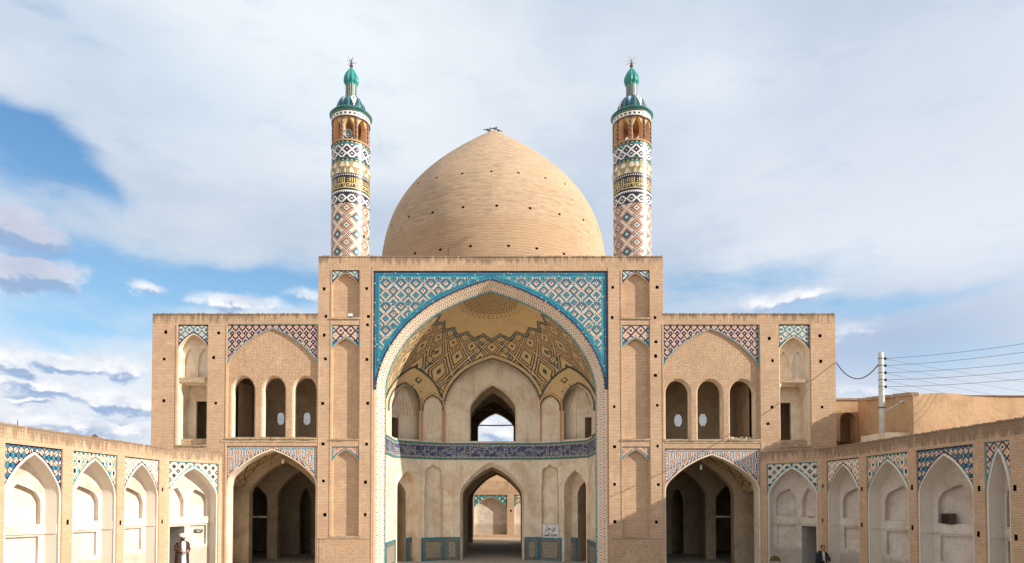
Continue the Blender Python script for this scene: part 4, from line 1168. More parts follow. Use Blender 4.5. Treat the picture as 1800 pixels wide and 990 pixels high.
for i in range(NVD):
    for k in range(NUD):
        q = [dpt(i, k), dpt(i, k+1), dpt(i+1, k+1), dpt(i+1, k)]
        if (i, k) in hc:
            p = [dpt(i, k, .5), dpt(i, k+1, .5), dpt(i+1, k+1, .5), dpt(i+1, k, .5)]
            hm = MB()
            for e in range(4): hm.face([q[e], q[(e+1) % 4], p[(e+1) % 4], p[e]], 0)
            hm.face(p, 0); hmeshes.append(hm); continue
        if i == NVD-1: q = [q[0], q[1], q[2]]
        mb.face(q, 0)
dome = mb.build('dome', ['dome', 'iron_and_hole_shade'], None, smooth=True, merge=True)
dome.parent = mosque; dome.location = Vector((DC.x, YD, z00))-mosque.location
for hm in hmeshes: hm.build('putlog_hole', ['iron_and_hole_shade'], dome)  # brick pockets coloured near black to paint the shade inside
mb = MB(); p0 = inv(788, 452, 30.6); mb.tube([p0, p0+Vector((0, 0, .42))], .012, 5); mb.build('roof_rod', ['iron_and_hole_shade'], mosque)

# ------------------------------------------------------------------ minarets
KUF = ["###########################",
       "###.#.#.#.###.#.###.#.#.#.#",
       "#.#.#.#.#.#.#.#.#.#.#.#.#.#",
       "###.#.#.#.###.#.###.#.#.#.#",
       "#.#.#.#.#...#.#.#.#.#.#.#.#",
       "#######.#.###.#.#######.#.#",
       "..............#...........#",
       "###.#.##.##.###.###.#.##.#.",
       "#...#.##..#.#...#...#.##.#.",
       "#########.#.#.###########..",
       "............#..............",
       "###########################"]
def minaret(cpx, loud):
    YM = Y0+1.15; c = inv(cpx, 450, YM); S = YM/FPX
    R0 = 33.2*S; z0 = zt-.08; NA = 108
    def zz(py): return inv(cpx, py, YM).z
    def zq(py): return inv(cpx, py, YM-R0*.95).z
    ztop = zq(246.5)
    bands = [('field', z0, zq(357)), ('cross', zq(357), zq(339.5)), ('dots', zq(339.5), zq(332.5)), ('kufic', zq(332.5), zq(310)), ('dots', zq(310), zq(304)),
             ('frieze', zq(304), zq(284)), ('ydots', zq(284), zq(278)), ('cross2', zq(278), zq(252)), ('ydots', zq(252), ztop)]
    mb = MB()
    for kind, a, b in bands:
        ch_ = .05 if kind != 'kufic' else (b-a)/12
        n = max(1, round((b-a)/ch_))
        for j in range(n):
            v0, v1 = a+(b-a)*j/n, a+(b-a)*(j+1)/n
            for i in range(NA):
                jj = n-1-j; rr = R0
                if kind == 'field':
                    P28 = 18; x = i % P28; y = j % 16
                    # double white lattice lines with dark dots, alternating centres
                    dA = min(x, P28-x)/9+min(y, 16-y)/8; dB = abs(x-9)/9+abs(y-8)/8
                    d = min(dA, dB); cen = 0 if dA < dB else 1
                    if d > .93: c_ = WH
                    elif d > .80: c_ = NV if (i+j) % 2 else CR
                    elif d > .56: c_ = (.60, .33, .2)
                    elif d > .44: c_ = BK if cen == 0 else NV
                    elif d > .30: c_ = TQ if cen else (.45, .24, .14)
                    elif d > .16: c_ = TE if cen else WH
                    else: c_ = WH if cen else TQ
                elif kind in ('cross', 'cross2'):
                    x = i % 9; y = j % 8
                    d = min(x, 9-x)+min(y, 8-y); e = abs(x-4.5)+abs(y-4); dd = min(d, e)
                    c_ = NV if (1 <= dd < 3.3) else WH
                    if j in (0, n-1): c_ = TE if kind == 'cross2' else BK
                elif kind == 'dots': c_ = BK if j in (0, n-1) else ((WH, NV)[(i//1+j) % 2] if j % 2 else WH)
                elif kind == 'ydots': c_ = TE if j in (0,) else (BK if j == n-1 else ((YE, BK)[(i//2) % 2] if j % 2 else YE))
                elif kind == 'kufic':
                    ch = KUF[jj][i % 27]; c_ = BK if ch == '#' else (.58, .44, .17)
                else:
                    tt = (v0-a)/(b-a); seg = (i % 8); rr = R0+.035*(1-abs(2*tt-1)) + (.02 if 2 < seg < 6 else 0)
                    low = tt < .48
                    sg2 = seg if low else (seg+4) % 8
                    k_ = abs(sg2-4)
                    hgt = (tt/.48 if low else (tt-.48)/.52)
                    c_ = (.74, .69, .56) if k_ < 3.2*(1-hgt**2.2) else ((.42, .31, .14) if low else (.38, .29, .14))
                    if abs(k_-3.2*(1-hgt**2.2)) < .5: c_ = (.46, .34, .14)
                    if hgt > .86 and k_ > 1: c_ = BK if not low else (.4, .3, .12)
                t0, t1 = 2*math.pi*i/NA, 2*math.pi*(i+1)/NA
                mb.face([(c.x+rr*math.sin(t), YM-rr*math.cos(t), v) for t, v in ((t0, v0), (t1, v0), (t1, v1), (t0, v1))], 0, jit(c_, .08))
    shaft = mb.build('minaret', ['tile'], mosque)
    for a_, z in ((58, zz(423)),):
        if loud:
            m2 = MB(); A = R(a_); x, y = c.x+R0*math.sin(A), YM-R0*math.cos(A); m2.tube([(x-.2*math.sin(A), y+.2*math.cos(A), z), (x+.012*math.sin(A), y-.012*math.cos(A), z)], .07, 10); m2.build('round_window', ['iron_and_hole_shade'], shaft)
    # gallery : floor, eight posts with bracketed arches, ring beam
    zg, zr = ztop, zq(204.5); zr2 = zq(193.5)
    m2 = MB(); m2.lathe((c.x, YM, 0), [(0, zg-.02), (R0+.03, zg-.02), (R0+.03, zg+.05), (0, zg+.05)], 40, 0, (.45, .30, .18))
    m2.lathe((c.x, YM, 0), [(R0-.32, zr), (R0-.32, zr2)], 40, 0, (.45, .28, .15)); m2.lathe((c.x, YM, 0), [(0, zr+.12), (R0-.3, zr+.12)], 24, 0, (.40, .26, .14))
    for k in range(8):
        t = 2*math.pi*(k+.5)/8+.12; F = Frame((c.x+R0*math.sin(t), YM-R0*math.cos(t), 0), (math.cos(t), math.sin(t), 0), (-math.sin(t), math.cos(t), 0))
        m2.box(F, -.085, .085, zg, zr+.04, .04, .30, 0, (.62, .33, .17))
        for s in (-1, 1):
            m2.face([F.p(s*.085, zr-.32, .06), F.p(s*.30, zr+.02, .09), F.p(s*.085, zr+.02, .06)], 0, (.60, .42, .2)); m2.face([F.p(s*.085, zr-.32, .26), F.p(s*.30, zr+.02, .26), F.p(s*.085, zr+.02, .26)], 0, (.60, .42, .2))
            m2.face([F.p(s*.085, zr-.32, .06), F.p(s*.30, zr+.02, .09), F.p(s*.30, zr+.02, .26), F.p(s*.085, zr-.32, .26)], 0, (.60, .42, .2))
    gal = m2.build('gallery', ['paint'], shaft)
    for k in range(8):
        t = 2*math.pi*(k+.5)/8+.12; m3 = MB(); px_, py_ = c.x+(R0-.03)*math.sin(t), YM-(R0-.03)*math.cos(t); n = int((zr-zg)/.05)
        for j in range(n):
            for q in range(6):
                a0, a1 = 2*math.pi*q/6, 2*math.pi*(q+1)/6; r_ = .055
                m3.face([(px_+r_*math.cos(a), py_+r_*math.sin(a), zg+(zr-zg)*v/n) for a, v in ((a0, j), (a1, j), (a1, j+1), (a0, j+1))], 0, jit((NV, (.05, .05, .06), RU, TE)[(j+q) % 4]))
        m3.build('gallery_colonnette', ['tile'], shaft)
    # ring of tiles and turquoise cornice
    m2 = MB(); n = 6
    for j in range(n):
        for i in range(NA):
            t0, t1 = 2*math.pi*i/NA, 2*math.pi*(i+1)/NA; v0, v1 = zr+(zr2-zr)*j/n, zr+(zr2-zr)*(j+1)/n; r_ = R0+.02
            c_ = BK if j in (0, n-1) else ((NV, WH)[(i//2+j//2) % 2] if j in (2, 3) else WH)
            m2.face([(c.x+r_*math.sin(t), YM-r_*math.cos(t), v) for t, v in ((t0, v0), (t1, v0), (t1, v1), (t0, v1))], 0, jit(c_))
    m2.lathe((c.x, YM, 0), [(R0-.3, zr), (R0+.02, zr)], 40, 0, (.35, .22, .12))
    Rc = 36.0*S; za = 0
    m2.lathe((c.x, YM, 0), [(R0+.02, zr2-.01), (Rc-.03, zr2+.05)], 56, 0, (.10, .24, .20))
    for i in range(56):
        t0, t1 = 2*math.pi*i/56, 2*math.pi*(i+.86)/56
        for (r_a, z_a, r_b, z_b) in ((Rc, zr2+.05, Rc+.035, zr2+.12), (Rc+.035, zr2+.12, Rc-.04, zr2+.20)):
            m2.face([(c.x+r*math.sin(t), YM-r*math.cos(t), z) for r, z, t in ((r_a, z_a, t0), (r_a, z_a, t1), (r_b, z_b, t1), (r_b, z_b, t0))], 0, jit((.02, .17, .155), .3))
    m2.lathe((c.x, YM, 0), [(Rc-.02, zr2+.05), (Rc-.05, zr2+.18), (26*S, zr2+.22)], 56, 0, (.02, .12, .11))
    m2.build('cornice', ['tile'], shaft)
    # cap dome with rosettes
    m2 = MB(); zc0 = zr2+.2; zc1 = zz(175); Rd = 27*S; nn = 9
    for j in range(nn):
        for i in range(96):
            q0, q1 = j/nn, (j+1)/nn
            f = lambda q: (9.8*S+(Rd-9.8*S)*math.cos(q*math.pi/2)**.9, zc0+(zc1-zc0)*math.sin(q*math.pi/2))
            t0, t1 = 2*math.pi*i/96, 2*math.pi*(i+1)/96; x = i % 12; y = j
            c_ = (.02, .03, .07); d = abs(x-6)+abs(y-4)*1.0
            if d < 2: c_ = WH if (i//12) % 2 else TQ2
            elif d < 3.2: c_ = WH if (i//12) % 2 == 0 else TQ
            if x in (0, 1): c_ = (.02, .23, .20)
            (ra, za_), (rb, zb_) = f(q0), f(q1)
            m2.face([(c.x+r*math.sin(t), YM-r*math.cos(t), z) for r, z, t in ((ra, za_, t0), (ra, za_, t1), (rb, zb_, t1), (rb, zb_, t0))], 0, jit(c_))
    m2.build('cap_dome', ['tile'], shaft)
    # neck and fluted bulb
    m2 = MB(); zn1 = zz(151); Rn = 9.8*S; n = int((zn1-zc1)/.045)
    for j in range(-3, n):
        for i in range(32):
            t0, t1 = 2*math.pi*i/32, 2*math.pi*(i+1)/32; v0, v1 = zc1+.045*j, zc1+.045*(j+1)
            c_ = ((.50, .40, .2), (.04, .06, .12), (.08, .22, .24), (.03, .04, .08))[(i+2*(j % 2)) % 4]
            m2.face([(c.x+Rn*math.sin(t), YM-Rn*math.cos(t), v) for t, v in ((t0, v0), (t1, v0), (t1, v1), (t0, v1))], 0, jit(c_))
    m2.build('neck', ['tile'], shaft)
    m2 = MB(); bp_ = [(9.6, 153), (10.4, 150), (12.7, 146), (13.4, 142), (12.6, 137.5), (10.4, 132.5), (7.4, 127.5), (4.2, 123), (2.0, 120), (1.2, 118)]
    Pp = np.array([(a*S, zz(b)) for a, b in bp_]); tt = np.linspace(0, len(Pp)-1, 34); rr_ = np.interp(tt, range(len(Pp)), Pp[:, 0]); zz_ = np.interp(tt, range(len(Pp)), Pp[:, 1])
    NB = 64
    def bpnt(k, i):
        t = 2*math.pi*i/NB; fl = 1-.13*abs(math.cos(t*5))**3*min(1, rr_[k]/(8*S)); r = rr_[k]*fl*1.03; return (c.x+r*math.sin(t), YM-r*math.cos(t), zz_[k])
    for k in range(len(tt)-1):
        for i in range(NB): m2.face([bpnt(k, i), bpnt(k, i+1), bpnt(k+1, i+1), bpnt(k+1, i)], 0, jit((.012, .24, .22) if i % 13 else (.03, .22, .22), .10))
    m2.build('turquoise_bulb', ['tile'], shaft, smooth=True, merge=False)
    m2 = MB(); zf0 = zz(118.5); top = zz(104)
    m2.tube([(c.x, YM, zf0-.05), (c.x, YM, top)], .018, 6); m2.lathe((c.x, YM, 0), [(0.001, zf0-.02), (.07, zf0+.02), (.09, zf0+.08), (.04, zf0+.14), (.06, zf0+.18), (.001, zf0+.22)], 10)
    for k in range(9):
        a = 2*math.pi*k/9+.3; e = R(10+25*(k % 3)); l = .26+.05*(k % 2); b0 = Vector((c.x, YM, zf0+.2))
        m2.tube([b0, b0+Vector((math.cos(a)*math.cos(e), math.sin(a)*math.cos(e)*.9, math.sin(e)))*l], .008, 4)
    m2.build('finial', ['rust'], shaft)
    return c, YM, R0, zg, zr
M['rust'] = plain_mat('rusty_metal', (.16, .08, .05), .6, .4)
ML = minaret(615.5, True); MRr = minaret(1111.8, False)
# hand rail rod inside the right gallery
c, YM, R0, zg, zr = MRr
mb = MB(); mb.tube([(c.x+.02, YM-.2, zg), (c.x+.02, YM-.2, zr)], .02, 6); mb.build('gallery_rod', ['iron_and_hole_shade'], mosque)
#@@MARK_REST
# ------------------------------------------------------------------ courtyard arcades
ZA, ZTT, ZAP, ZSP, ZL1, ZL0 = 5.30, 4.76, 4.60, 3.27, 2.40, 2.11
def line_frame(A, B, sgn):
    A, B = Vector(A), Vector(B); e = (B-A).normalized(); n = Vector((-e.y, e.x))
    if n.x*sgn < 0: n = -n
    return Frame((A.x, A.y, 0), (e.x, e.y, 0), (n.x, n.y, 0)), (B-A).length
def niche(wall, root, F, u0, u1, tile, door=None, za=ZAP, zs=ZSP, kf=.55, cs=0):
    h, B = bay(wall, F, u0, u1, ZTT, 0, zs, za, .50, .055, tile, 0, 3, pd=.05, parent=root)
    # double moulding round the arch
    wall.tube([F.p(u, v, .05) for u, v in B], .028, 6, 3)
    c = (u0+u1)/2+cs*(u1-u0); a, b = u0+.055, u1-.055; hw = (b-a)/2; dep = .48+hw*kf
    PA = F.p(a, 0, .5); PM = F.p(c, 0, dep); PB = F.p(b, 0, .5)
    for k, (P, Q) in enumerate(((PA, PM), (PM, PB))):
        L = (Q-P).length; e = (Q-P).normalized(); n = Vector((-e.y, e.x, 0))
        if n.dot(F.en) < 0: n = -n
        G = Frame(P, e, n); hs = []
        ar = arch_poly(L*.13, L*.90, ZL1+.02, 3.02, 3.78); hs.append(ar)
        dz = 0 if (door is not None and k == door) else 1.2
        if door is not None and k == door: pr = rect(.06, L-.06, -.02, 2.02)
        else: pr = rect(L*.17, L*.86, 1.2, 2.04)
        hs.append(pr)
        wall.sheet(G, rect(0, L, -.02, za+.1), hs, 0, 2)
        wall.reveal(G, ar, 0, .2, 2); wall.sheet(G, ar, (), .2, 2)
        if dz == 0:
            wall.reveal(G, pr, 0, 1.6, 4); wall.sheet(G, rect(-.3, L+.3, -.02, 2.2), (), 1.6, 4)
            wall.box(G, .02, L-.02, -.02, .95, 1.55, 1.58, 5)
        else: wall.reveal(G, pr, 0, .11, 2); wall.sheet(G, pr, (), .11, 2)
        wall.box(G, -.02, L+.02, ZL0, ZL1, -.05, .03, 2)
    for s, P in ((a, PA), (b, PB)):
        wall.box(F, *( (s, s+.03) if s == a else (s-.03, s)), ZL0, ZL1, .12, .5, 3)
    # hood from the arch back to the ridge
    o = arch(a, b, zs, za-.06); i_ = [(c+(u-c)*.97, zs+(v-zs)*.50-.12) for u, v in o]
    n_ = 5
    def hp(k, t):
        u = o[k][0]*(1-t)+i_[k][0]*t; v = o[k][1]*(1-t)+i_[k][1]*t + .16*math.sin(t*math.pi)*((o[k][1]-zs)/(za-zs))
        dmax = .5+(dep-.5)*max(0, 1-abs(i_[k][0]-c)/((c-a) if i_[k][0] < c else (b-c)))
        return F.p(u, v, .5+(dmax-.5)*t)
    for k in range(len(o)-1):
        for j in range(n_): wall.face([hp(k, j/n_), hp(k+1, j/n_), hp(k+1, (j+1)/n_), hp(k, (j+1)/n_)], 2)
    return h
AM = ['brick', 'soldier_court', 'white', 'white_trim', 'dimwhite', 'browndado_and_shadow', 'ledge', 'iron_and_hole_shade']
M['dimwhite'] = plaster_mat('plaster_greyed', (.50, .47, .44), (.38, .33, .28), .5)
M['browndado_and_shadow'] = plaster_mat('plaster_brown_and_shadow', (.30, .22, .17), (.22, .16, .12), .5)  # doorway dado; also the painted shadow strip of the rear court wall
def arcade(name, label, XW, YA, XB, niches, chn, holes_px, sgn):
    root = empty(name, (XW, YA, 0)); tag(root, label, 'arcade')
    w = MB()
    F, L0 = line_frame((XW, 8.0), (XW, YA), sgn); G, L1 = line_frame((XW, YA), (XB, Y0-.01), sgn)
    hs = []
    for a, b, tile, kw in niches:
        ua, ub = sorted((F.px(a, 860)[0], F.px(b, 860)[0])) if b is not None else a
        hs.append(niche(w, root, F, ua, ub, tile, **kw))
    ua, ub = sorted((G.px(chn[0], 860)[0], G.px(chn[1], 860)[0]))
    gh = [niche(w, root, G, max(.12, ua), min(L1-.12, ub), chn[2], door=0, kf=chn[3], cs=chn[4])]
    for px, py in holes_px:
        for H, lst, lim in ((F, hs, L0), (G, gh, L1)):
            u, v = H.px(px, py)
            if 0 < u < lim and not any(inside(np.array(h), np.array([[u, v]]))[0] for h in lst):
                q = rect(u-.055, u+.055, v-.08, v+.08); lst.append(q); w.reveal(H, q, 0, .4, 7); w.sheet(H, q, (), .4, 7)  # hole lining painted dark for the shade within
    for H, L, lst in ((F, L0, hs), (G, L1, gh)):
        w.sheet(H, [(0, -.1), (L, -.1), (L, ZTT+.09), (0, ZTT+.09)], lst, 0, 0)
        w.sheet(H, rect(0, L, ZTT+.09, ZA-.05), (), 0, 1)
        coping(H, 0, L, ZA, 1) if False else None
        u = 0
        while u < L:
            wd = random.uniform(.065, .085); e = min(u+wd, L)
            w.box(H, u, e-.006, ZA-.06, ZA+random.uniform(-.02, .015), -.012+random.uniform(-.006, .006), .4, 1); u = e
    # roof slab
    X2 = sgn*60
    P = [(XW+sgn*.3, 8, ZA-.06), (X2, 8, ZA-.06), (X2, 30.2, ZA-.06), (XB+sgn*.3, 30.2, ZA-.06), (XW+sgn*.3, YA, ZA-.06)]
    w.face(P, 6)
    w.build('arcade_wall', AM, root)
    return root, F, G, L1
T1 = (.042, pt_teal, bd(TE)); T2 = (.042, pt_blue, bd(NV)); T3 = (.042, pt_diam, bd(NV)); T4 = (.042, pt_cream, bd(TQ2)); T5 = (.034, pt_navy2, bd(TQ2))
aL, FL, GL, LL = arcade('courtyard_arcade', 'sunlit brick arcade wall with white plastered niches on the left side of the court', -13.76, 26.6, inv(390, 860, Y0).x,
    [(219, 280, T3, {}), (128, 206, T1, {}), (8, 110, T2, {}), ((.6, 3.0), None, T5, {}), ((4.0, 6.4), None, T1, {})], (297, 384, T4, .25, .06), [(285.8, 860.6), (285, 917), (119, 918), (211.7, 919)], -1)
aR, FR, GR_, LR = arcade('courtyard_arcade', 'shaded brick arcade wall with pale plastered niches on the right side of the court', 13.40, 27.1, inv(1337, 860, Y0).x,
    [(1453, 1510, T3, {}), (1523, 1597, T1, {}), (1611, 1711, T2, {}), (1731, 1776, T5, {}), ((5.4, 7.6), None, T3, {}), ((2.4, 4.8), None, T1, {})], (1348, 1437, T4, .40, 0),
    [(1446.5, 854.6), (1446, 915), (1515, 860), (1515, 923), (1603, 857), (1604, 927.6), (1721, 859), (1720, 939), (1784, 858), (1786, 945)], 1)
for px, py, h_ in ((37, 748, .22),):
    mb = MB(); u, v = FL.px(px, py); p = FL.p(u, ZA-.03, .1); q = mb.tube([(0, 0, 0), (0, 0, .12), (0, 0, h_)], .014, 6, r1=.004); mb.lathe((0, 0, 0), [(0, 0), (.03, 0), (.02, .04), (0, .05)], 8)
    o = mb.build('roof_spike', ['iron_and_hole_shade']); o.location = p; tag(o, 'thin dark metal spike standing on top of the left arcade', 'spike')

# ------------------------------------------------------------------ wall of the rear court, seen through the portal
YB = 54.0; FB = Frame((0, YB, 0), (1, 0, 0), (0, 1, 0))
rb = empty('rear_court_wall', (0, YB, 0)); tag(rb, 'low sunlit brick wall with white arched niches seen through the portal passage', 'wall')
w = MB(); hs = []
def bz(py): return inv(866, py, YB).z
for k, (a, b, pt) in enumerate(((833.5, 891.5, pt_far), (904, 962, pt_far2), (763, 821, pt_far2))):
    ua, ub = inv(a, 900, YB).x, inv(b, 900, YB).x
    h, _ = bay(w, FB, ua, ub, bz(870), bz(940), bz(895), bz(872.5), .42, .04, (.07, pt, bd(TE)), 0, 2, back=2, pd=.04, parent=rb)
    hs.append(h)
q = inv(898, 898, YB); qq = rect(q.x-.08, q.x+.08, q.z-.08, q.z+.08); hs.append(qq); w.reveal(FB, qq, 0, .3, 3); w.sheet(FB, qq, (), .3, 3)  # small hole, its inner shade painted as near-black lining
w.sheet(FB, rect(-12, 12, -1.0, bz(860)-.25), hs, 0, 0); w.sheet(FB, rect(-12, 12, bz(860)-.25, bz(860)), (), 0, 1)
w.face([(-12, YB, bz(860)), (12, YB, bz(860)), (12, YB+3, bz(860)), (-12, YB+3, bz(860))], 0)
w.box(FB, -12, 12, -1, -.12, -.25, 0, 4)  # dark foot strip: shadow along the wall base put into the colour
w.build('niche_wall', ['brick', 'soldier_court', 'white', 'iron_and_hole_shade', 'browndado_and_shadow'], rb)
w = MB(); FB2 = Frame((0, YB+2.5, 0), (1, 0, 0), (0, 1, 0))
x = -9.0
while x < 9:
    z1 = inv(866, 847, YB+2.5).z+random.uniform(-.10, .10); x2 = x+random.uniform(.4, .9); w.box(FB2, x, x2, 0, z1, 0, .8, 0); x = x2
o = w.build('old_brick_wall', ['ledge']); tag(o, 'weathered grey brick wall standing behind the rear court niches', 'wall')
w = MB(); p = inv(866, 832, 75); w.box(Frame((0, 75, 0), (1, 0, 0), (0, 1, 0)), -9, 9, 0, p.z+2.2, 0, 4, 0); w.box(Frame((0, 75, 0), (1, 0, 0), (0, 1, 0)), 1.0, 1.12, 0, p.z+2.3, -.1, 0, 1)
o = w.build('distant_house', ['mud', 'wood']); tag(o, 'pale mud plastered house far behind the rear court wall', 'house')

# ------------------------------------------------------------------ mud brick house at the right
hs_ = empty('mud_house', (15.05, 23.6, ZA)); tag(hs_, 'flat roofed mud plastered house rising behind the right arcade', 'house')
C1, C2 = Vector((15.05, 23.6)), Vector((16.6, 30.0))
def wavy(mb, A, B, z0, zA, zB, out, m, n=26, amp=.03, seed=1, zamp=.03):
    rnd = random.Random(seed); A, B = Vector(A), Vector(B); e = (B-A).normalized(); nn = Vector(out); rows = 12; G = []
    ph = [rnd.uniform(0, 6) for _ in range(6)]
    for j in range(rows+1):
        row = []
        for i in range(n+1):
            t = i/n; p = A.lerp(B, t); s = j/rows
            d = amp*(math.sin(t*19+ph[0]+s*3)+math.sin(t*41+ph[1]-s*6)*.5+math.sin(s*9+ph[2]+t*7)*.8)*(1 if 0 < i < n else .3)
            z = z0+(zA+(zB-zA)*t-z0)*s+(zamp*(math.sin(t*33+ph[3])+.6*math.sin(t*77+ph[4])) if j == rows else 0)
            row.append((p.x+nn.x*d, p.y+nn.y*d, z))
        G.append(row)
    for j in range(rows):
        for i in range(n): mb.face([G[j][i], G[j][i+1], G[j+1][i+1], G[j+1][i]], m)
w = MB()
wavy(w, C1, C2, 3, 7.0, 7.75, (-.97, .24), 0, seed=1)
wavy(w, C1, (46, 24.4), 3, 7.0, 7.0, (0, -1), 0, n=90, seed=2, amp=.035, zamp=.045)
w.face([(C1.x, C1.y, 6.99), (46, 24.4, 6.99), (46, 31, 7.7), (C2.x, C2.y, 7.7)], 0)
w.face([(C2.x, C2.y, 3), (46, 30, 3), (46, 31, 7.7), (C2.x, C2.y, 7.72)], 0)
hw_ = w.build('mud_wall', ['mud'], hs_, smooth=True, merge=True)
w = MB(); G2, L2 = line_frame(C1, C2, 1); u = 0
while u < L2:
    z = 7.0+.75*u/L2; w.box(G2, u, u+.10, z-.02, z+.10+random.uniform(-.02, .02), -.07, .2, 0); u += .125
w.build('brick_coping', ['ledge'], hs_)
# link wall with a small arched opening beside the facade
FK = Frame((0, 30.35, 0), (1, 0, 0), (0, 1, 0)); w = MB()
a, b = inv(1466, 740, 30.35).x, inv(1512, 740, 30.35).x; zt_ = inv(1490, 703, 30.35).z
oa_, ob_ = inv(1477, 760, 30.35).x, inv(1504.5, 760, 30.35).x
q = arch_poly(oa_, ob_, inv(1490, 783, 30.35).z, inv(1490, 738, 30.35).z, inv(1490, 725, 30.35).z, 'r')
w.sheet(FK, rect(a-.3, b+.3, 3, zt_), [q], 0, 0); w.reveal(FK, q, 0, .5, 0); w.sheet(FK, rect(oa_-.6, ob_+2.0, 3, zt_-.1), (), 1.4, 0)
w.face([(a-.3, 30.35, zt_), (b+.3, 30.35, zt_), (b+.3, 31.5, zt_), (a-.3, 31.5, zt_)], 0)
u = a-.3
while u < b+.3: w.box(FK, u, u+.1, zt_-.02, zt_+.07+random.uniform(-.015, .015), -.05, .3, 2); u += .125
for x_ in (a-.3, b+.3): w.face([(x_, 30.35, 3), (x_, 31.9, 3), (x_, 31.9, zt_), (x_, 30.35, zt_)], 0)
w.build('link_wall', ['mud', 'iron_and_hole_shade', 'ledge'], hs_)
w = MB(); w.box(Frame((14.25, 24.0, 0), (1, 0, 0), (0, 1, 0)), 0, .95, ZA-.06, 5.66, 0, 1.6, 0); w.build('roof_kerb', ['plaster'], hs_)

# ------------------------------------------------------------------ pole, street lamp and wires
YPL = 24.6; pb = inv(1551, 780, YPL); pb.z = ZA-.06; ptp = inv(1551, 620, YPL).z
pole = empty('utility_pole', pb); tag(pole, 'pale concrete utility pole with insulators behind the right arcade', 'utility pole')
M['concrete'] = plain_mat('pole_concrete', (.55, .56, .50), .85, 0, .12, 3); M['metal'] = plain_mat('lamp_metal', (.62, .64, .66), .4, .3, .05)
def local(mb, name, mats, parent, smooth=False):
    """children built in the thing's own coordinates"""
    o = mb.build(name, mats, None, smooth, smooth); o.parent = parent; return o
mb = MB(); Hp = ptp-pb.z; mb.tube([(0, 0, 0), (0, 0, Hp*.5), (0, 0, Hp)], .115, 14, r1=.092); mb.tube([(0, 0, Hp*.40), (0, 0, Hp*.40+.03)], .128, 14, 1); local(mb, 'pole', ['concrete', 'iron_and_hole_shade'], pole, True)
ins = []
for k, py in enumerate((630.7, 643, 655.5, 668, 680)):
    z = inv(1551, py, YPL).z-pb.z; mb = MB(); mb.tube([(0, 0, z), (.16, -.02, z)], .015, 6); mb.lathe((.15, -.02, z-.05), [(0, 0), (.035, 0), (.05, .03), (.03, .05), (.05, .07), (.025, .1), (0, .1)], 10); local(mb, 'insulator', ['iron_and_hole_shade'], pole)
    mb = MB(); mb.tube([(0, 0, z+.0), (0, 0, z+.012)], .112, 12); local(mb, 'clamp_band', ['iron_and_hole_shade'], pole); ins.append(pb+Vector((.2, -.02, z)))
mb = MB(); zl = inv(1551, 719, YPL).z-pb.z; e_ = inv(1582, 707, YPL)-pb; mb.tube([(0.05, 0, zl-.12), (.25, -.05, zl), (e_.x, -.1, e_.z)], .018, 6); arm = local(mb, 'lamp_arm', ['metal'], pole)
mb = MB(); t = inv(1604, 704, YPL)-pb; mid_ = [(e_.x-.1, -.1, e_.z-.03), (e_.x+.02, -.1, e_.z+.01), (e_.x+.2, -.1, e_.z+.05), (t.x-.12, -.1, t.z+.02), (t.x, -.1, t.z-.01)]; rr = [.03, .075, .09, .085, .02]
for i in range(4):
    for k in range(12):
        a0, a1 = 2*math.pi*k/12, 2*math.pi*(k+1)/12
        f = lambda i, a: (mid_[i][0], mid_[i][1]+rr[i]*1.3*math.cos(a), mid_[i][2]+rr[i]*.75*math.sin(a))
        mb.face([f(i, a0), f(i, a1), f(i+1, a1), f(i+1, a0)])
local(mb, 'lamp_head', ['metal'], arm, True)
M['wire'] = plain_mat('wire', (.05, .05, .055), .5)
ordn = ['topmost', 'second', 'third', 'fourth', 'lowest']
def wire(a, b, sag, r=.007, n=22):
    mb = MB(); a, b = Vector(a), Vector(b); mb.tube([a.lerp(b, k/n)-a-Vector((0, 0, 4*sag*(k/n)*(1-k/n))) for k in range(n+1)], r, 5)
    o = mb.build('overhead_wire', ['wire']); o.location = a; return o
for k, yy in enumerate((588, 604, 625, 640, 655)):
    e = inv(1900, yy, YPL-3); o = wire(ins[k], e, .10); tag(o, ordn[k]+' of the five wires running right from the pole, nearly level', 'wire', 'wires strung from the pole')
for k, yy in enumerate((690, 710, 728, 744, 760)):
    e = inv(1960, yy, YPL+7); e2 = ins[k]+Vector((.02, 0, -.03)); o = wire(e2, e, .12, .005); tag(o, ordn[k]+' of the five thin wires sloping down to the right from the pole', 'wire', 'wires strung from the pole')
q0 = inv(1549, 634, YPL); q1 = inv(1469, 637, Y0-.02); q1.x += .02
o = wire(q0, q1, .72, .022); tag(o, 'thick sagging cable between the pole and the right corner of the mosque', 'cable')

# ------------------------------------------------------------------ signs and small things
def text_mesh(s, size, bold=.0):
    cu = bpy.data.curves.new('lettering', 'FONT'); cu.body = s; cu.size = size; cu.align_x = 'CENTER'; cu.align_y = 'CENTER'; cu.extrude = .002; cu.offset = bold; cu.resolution_u = 3
    ob = bpy.data.objects.new('lettering', cu); COL.objects.link(ob); dg = bpy.context.evaluated_depsgraph_get(); me = bpy.data.meshes.new_from_object(ob.evaluated_get(dg)); bpy.data.objects.remove(ob); return me
M['signwhite'] = plain_mat('sign_board', (.72, .72, .74), .5, 0, .04); M['ink'] = plain_mat('ink', (.02, .02, .04), .6, 0, 0); M['black'] = plain_mat('black_plate', (.02, .022, .025), .4, 0, .1); M['signink'] = plain_mat('white_letters', (.8, .8, .8), .5, 0, 0)
Fs, Ls = facet(3)
u0, v0 = Fs.px(953.5, 945, -.05); u1, v1 = Fs.px(982, 922, -.05)
root = empty('sign', Fs.p((u0+u1)/2, v0, -.05)); tag(root, 'white rectangular sign with two lines of black Persian lettering on the portal wall', 'sign')
